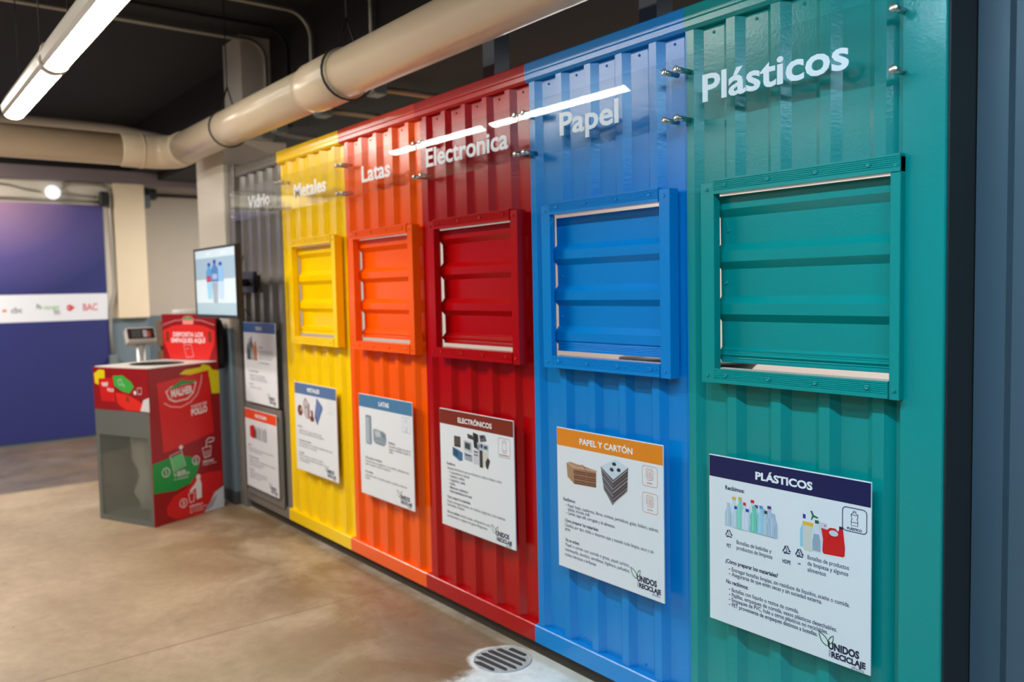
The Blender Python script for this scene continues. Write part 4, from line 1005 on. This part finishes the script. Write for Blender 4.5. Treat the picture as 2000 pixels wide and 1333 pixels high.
MB().lathe([(0.0, 0.0), (0.115, 0.0), (0.12, 0.05), (0.0, 0.05)], (-7.05, -0.02, 1.345), n=28).build('tub_body', BIN_TOP, tb)
MB().lathe([(0.0, 0.05), (0.13, 0.05), (0.132, 0.055), (0.132, 0.08), (0.124, 0.088), (0.0, 0.088)], (-7.05, -0.02, 1.345), n=32).build('lid', BIN_TOP, tb)
bgp = thing('hanging_bag', (-6.17, -0.10, 1.0), 'black cloth bag hanging on the blue-grey column foot behind the bin', 'bag')
m3 = MB().lathe([(0.0, 0.0), (0.06, 0.01), (0.085, 0.06), (0.09, 0.18), (0.08, 0.28), (0.05, 0.36), (0.0, 0.385)], (0, 0, 0), n=20)
m3.v = [(-6.17 + p[0] * 1.0, -0.095 + p[1] * 0.6, 1.0 + p[2]) for p in m3.v]
m3.build('bag_body', mat('black_cloth', (14, 14, 15), 0.9), bgp)
MB().tube([(-6.19, -0.09, 1.37), (-6.19, -0.05, 1.44), (-6.15, -0.05, 1.44), (-6.15, -0.09, 1.37)], 0.006, 8).build('strap', BLACK_PLASTIC, bgp)

# ------------------------------------------------------------------ printed banner on the far wall
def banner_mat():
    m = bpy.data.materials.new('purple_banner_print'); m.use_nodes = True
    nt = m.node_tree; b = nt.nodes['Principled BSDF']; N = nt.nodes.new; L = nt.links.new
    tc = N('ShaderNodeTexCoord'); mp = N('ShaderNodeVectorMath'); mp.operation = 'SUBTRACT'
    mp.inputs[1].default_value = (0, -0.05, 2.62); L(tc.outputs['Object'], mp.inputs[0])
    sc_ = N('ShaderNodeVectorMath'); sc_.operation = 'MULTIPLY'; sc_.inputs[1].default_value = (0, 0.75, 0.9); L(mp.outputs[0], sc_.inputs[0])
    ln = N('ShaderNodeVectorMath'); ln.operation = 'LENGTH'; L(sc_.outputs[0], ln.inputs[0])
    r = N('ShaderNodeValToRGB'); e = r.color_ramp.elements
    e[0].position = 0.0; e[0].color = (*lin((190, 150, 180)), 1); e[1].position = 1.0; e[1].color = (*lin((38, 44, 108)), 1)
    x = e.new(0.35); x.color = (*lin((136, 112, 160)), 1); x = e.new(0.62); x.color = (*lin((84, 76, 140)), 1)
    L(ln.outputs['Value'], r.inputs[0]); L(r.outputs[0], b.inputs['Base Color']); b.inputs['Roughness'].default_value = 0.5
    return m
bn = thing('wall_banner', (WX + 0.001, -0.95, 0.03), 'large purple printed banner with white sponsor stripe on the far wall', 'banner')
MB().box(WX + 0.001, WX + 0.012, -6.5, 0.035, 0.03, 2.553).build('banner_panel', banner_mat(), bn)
MB().box(WX + 0.012, WX + 0.0135, -6.5, 0.0352, 1.300, 1.588).build('sponsor_stripe', mat('white_banner_print', (226, 228, 236), 0.5), bn)
I = Ink(lambda u, v, h: (WX + 0.0137 + h, u, v))
def wl(t_, y, z, s_, c, wd, b_=0.02):
    g, f, w0 = glyph_mesh(t_, b_); sx = wd / w0
    I._put([(y + p[0] * sx, z + p[1] * s_) for p in g], f, c)
wl('BAC', -0.215, 1.405, .105, (204, 40, 44), .145, .015)
I.poly([(-.345 + .030 * math.cos(R(a)), 1.438 + .036 * math.sin(R(a))) for a in range(0, 360, 30)], (204, 40, 44)); I.poly([(-.325, 1.46), (-.29, 1.44), (-.325, 1.418)], (204, 40, 44)); I.disc(-.350, 1.440, .010, .010, (240, 200, 200), 8)
wl('cbc', -0.895, 1.40, .085, (70, 74, 84), .10, .01); I.disc(-.955, 1.425, .022, .016, (230, 130, 70), 10)
wl('Pa', -.66, 1.435, .07, (44, 110, 90), .045); wl('cajogar', -.60, 1.432, .06, (120, 186, 96), .16, .01); wl('RED', -.50, 1.40, .03, (120, 124, 128), .055); wl('2025', -.50, 1.372, .04, (120, 124, 128), .06)
I.build('sponsor_logos', bn)

# ------------------------------------------------------------------ fittings on the far wall
bl = thing('bulkhead_lamp', (WX + 0.03, -0.46, 2.66), 'round bright glass wall lamp on cables above the purple banner', 'lamp')
MB().lathe([(0.0, 0.0), (0.05, 0.0), (0.05, 0.03), (0.0, 0.03)], (WX + 0.0, -0.46, 2.665), (1, 0, 0), 20).build('lamp_base', STEEL_COND, bl)
MB().lathe([(0.045, 0.03), (0.068, 0.05), (0.075, 0.085), (0.066, 0.12), (0.04, 0.145), (0.0, 0.152)], (WX + 0.0, -0.46, 2.665), (1, 0, 0), 24).build('glass_globe', emis('lit_globe', (0.95, 0.98, 1.0), 0.9), bl)
wa = WX + 0.022
def wallrun(pts, r, label, m=STEEL_COND, cat='conduit', name='conduit'):
    o = MB().tube([(wa + (p[2] if len(p) > 2 else 0), p[0], p[1]) for p in pts], r, 8).build(name, m); return tag(o, label, cat)
wallrun([(-2.4, 2.80), (-1.0, 2.745), (-0.85, 2.73), (-0.72, 2.695), (-0.56, 2.675)], 0.010, 'thin grey cable sagging to the round wall lamp', name='cable', cat='cable')
wallrun([(-0.375, 2.715), (-0.35, 2.76), (-0.25, 2.785), (0.02, 2.78), (0.10, 2.74), (0.11, 2.62), (0.10, 2.50), (0.115, 2.1), (0.13, 1.72), (0.125, 1.6), (0.06, 1.38), (0.05, 1.2), (0.055, 0.9)], 0.016, 'bent grey conduit running down beside the cream column')
wallrun([(-0.36, 2.66, 0.01), (-0.10, 2.65, 0.01), (-0.02, 2.645, 0.01)], 0.010, 'short grey cable from wall lamp to conduit', name='cable', cat='cable')
wallrun([(-2.4, 2.60), (0.0, 2.59)], 0.014, 'straight grey conduit just above the purple banner')
tag(MB().box(WX, WX + 0.09, 0.0, 0.075, 2.545, 2.70, 0.006).build('junction_box', BLACK_PLASTIC), 'small black box on the wall beside the bent conduit', 'junction box')
tag(MB().box(WX, WX + 0.08, 0.02, 0.10, 0.76, 0.90, 0.006).build('socket_box', BOX_GREY), 'grey socket box at the foot of the bent conduit', 'socket')
t = thing('junction_box', (WX + 0.02, 0.52, 2.62), 'blue-grey box with black top beside the cream column', 'junction box')
MB().box(WX - 0.6, WX - 0.44, 0.50, 0.66, 2.60, 2.75, 0.008).build('box_body', mat('blue_grey_box', (96, 106, 118), 0.5), t)
MB().box(WX - 0.59, WX - 0.46, 0.60, 0.74, 2.70, 2.82, 0.008).build('cable_gland', BLACK_PLASTIC, t)
tag(MB().tube([(WX - 0.52, 0.72, 2.755), (WX - 0.52, 2.6, 2.755)], 0.02, 10).build('conduit', DARK_SKIRT), 'dark conduit across the recessed wall behind the white column', 'conduit')

# ------------------------------------------------------------------ inside the container
tag(MB().lathe([(0.0, 0.0), (0.24, 0.0), (0.28, 1.18), (0.30, 1.20), (0.30, 1.23), (0.0, 1.24)], (-2.45, 0.72, 0.0), n=28).build('storage_drum', mat('black_drum', (30, 28, 28), 0.5)), 'black drum glimpsed through the gap of the teal hatch', 'drum')
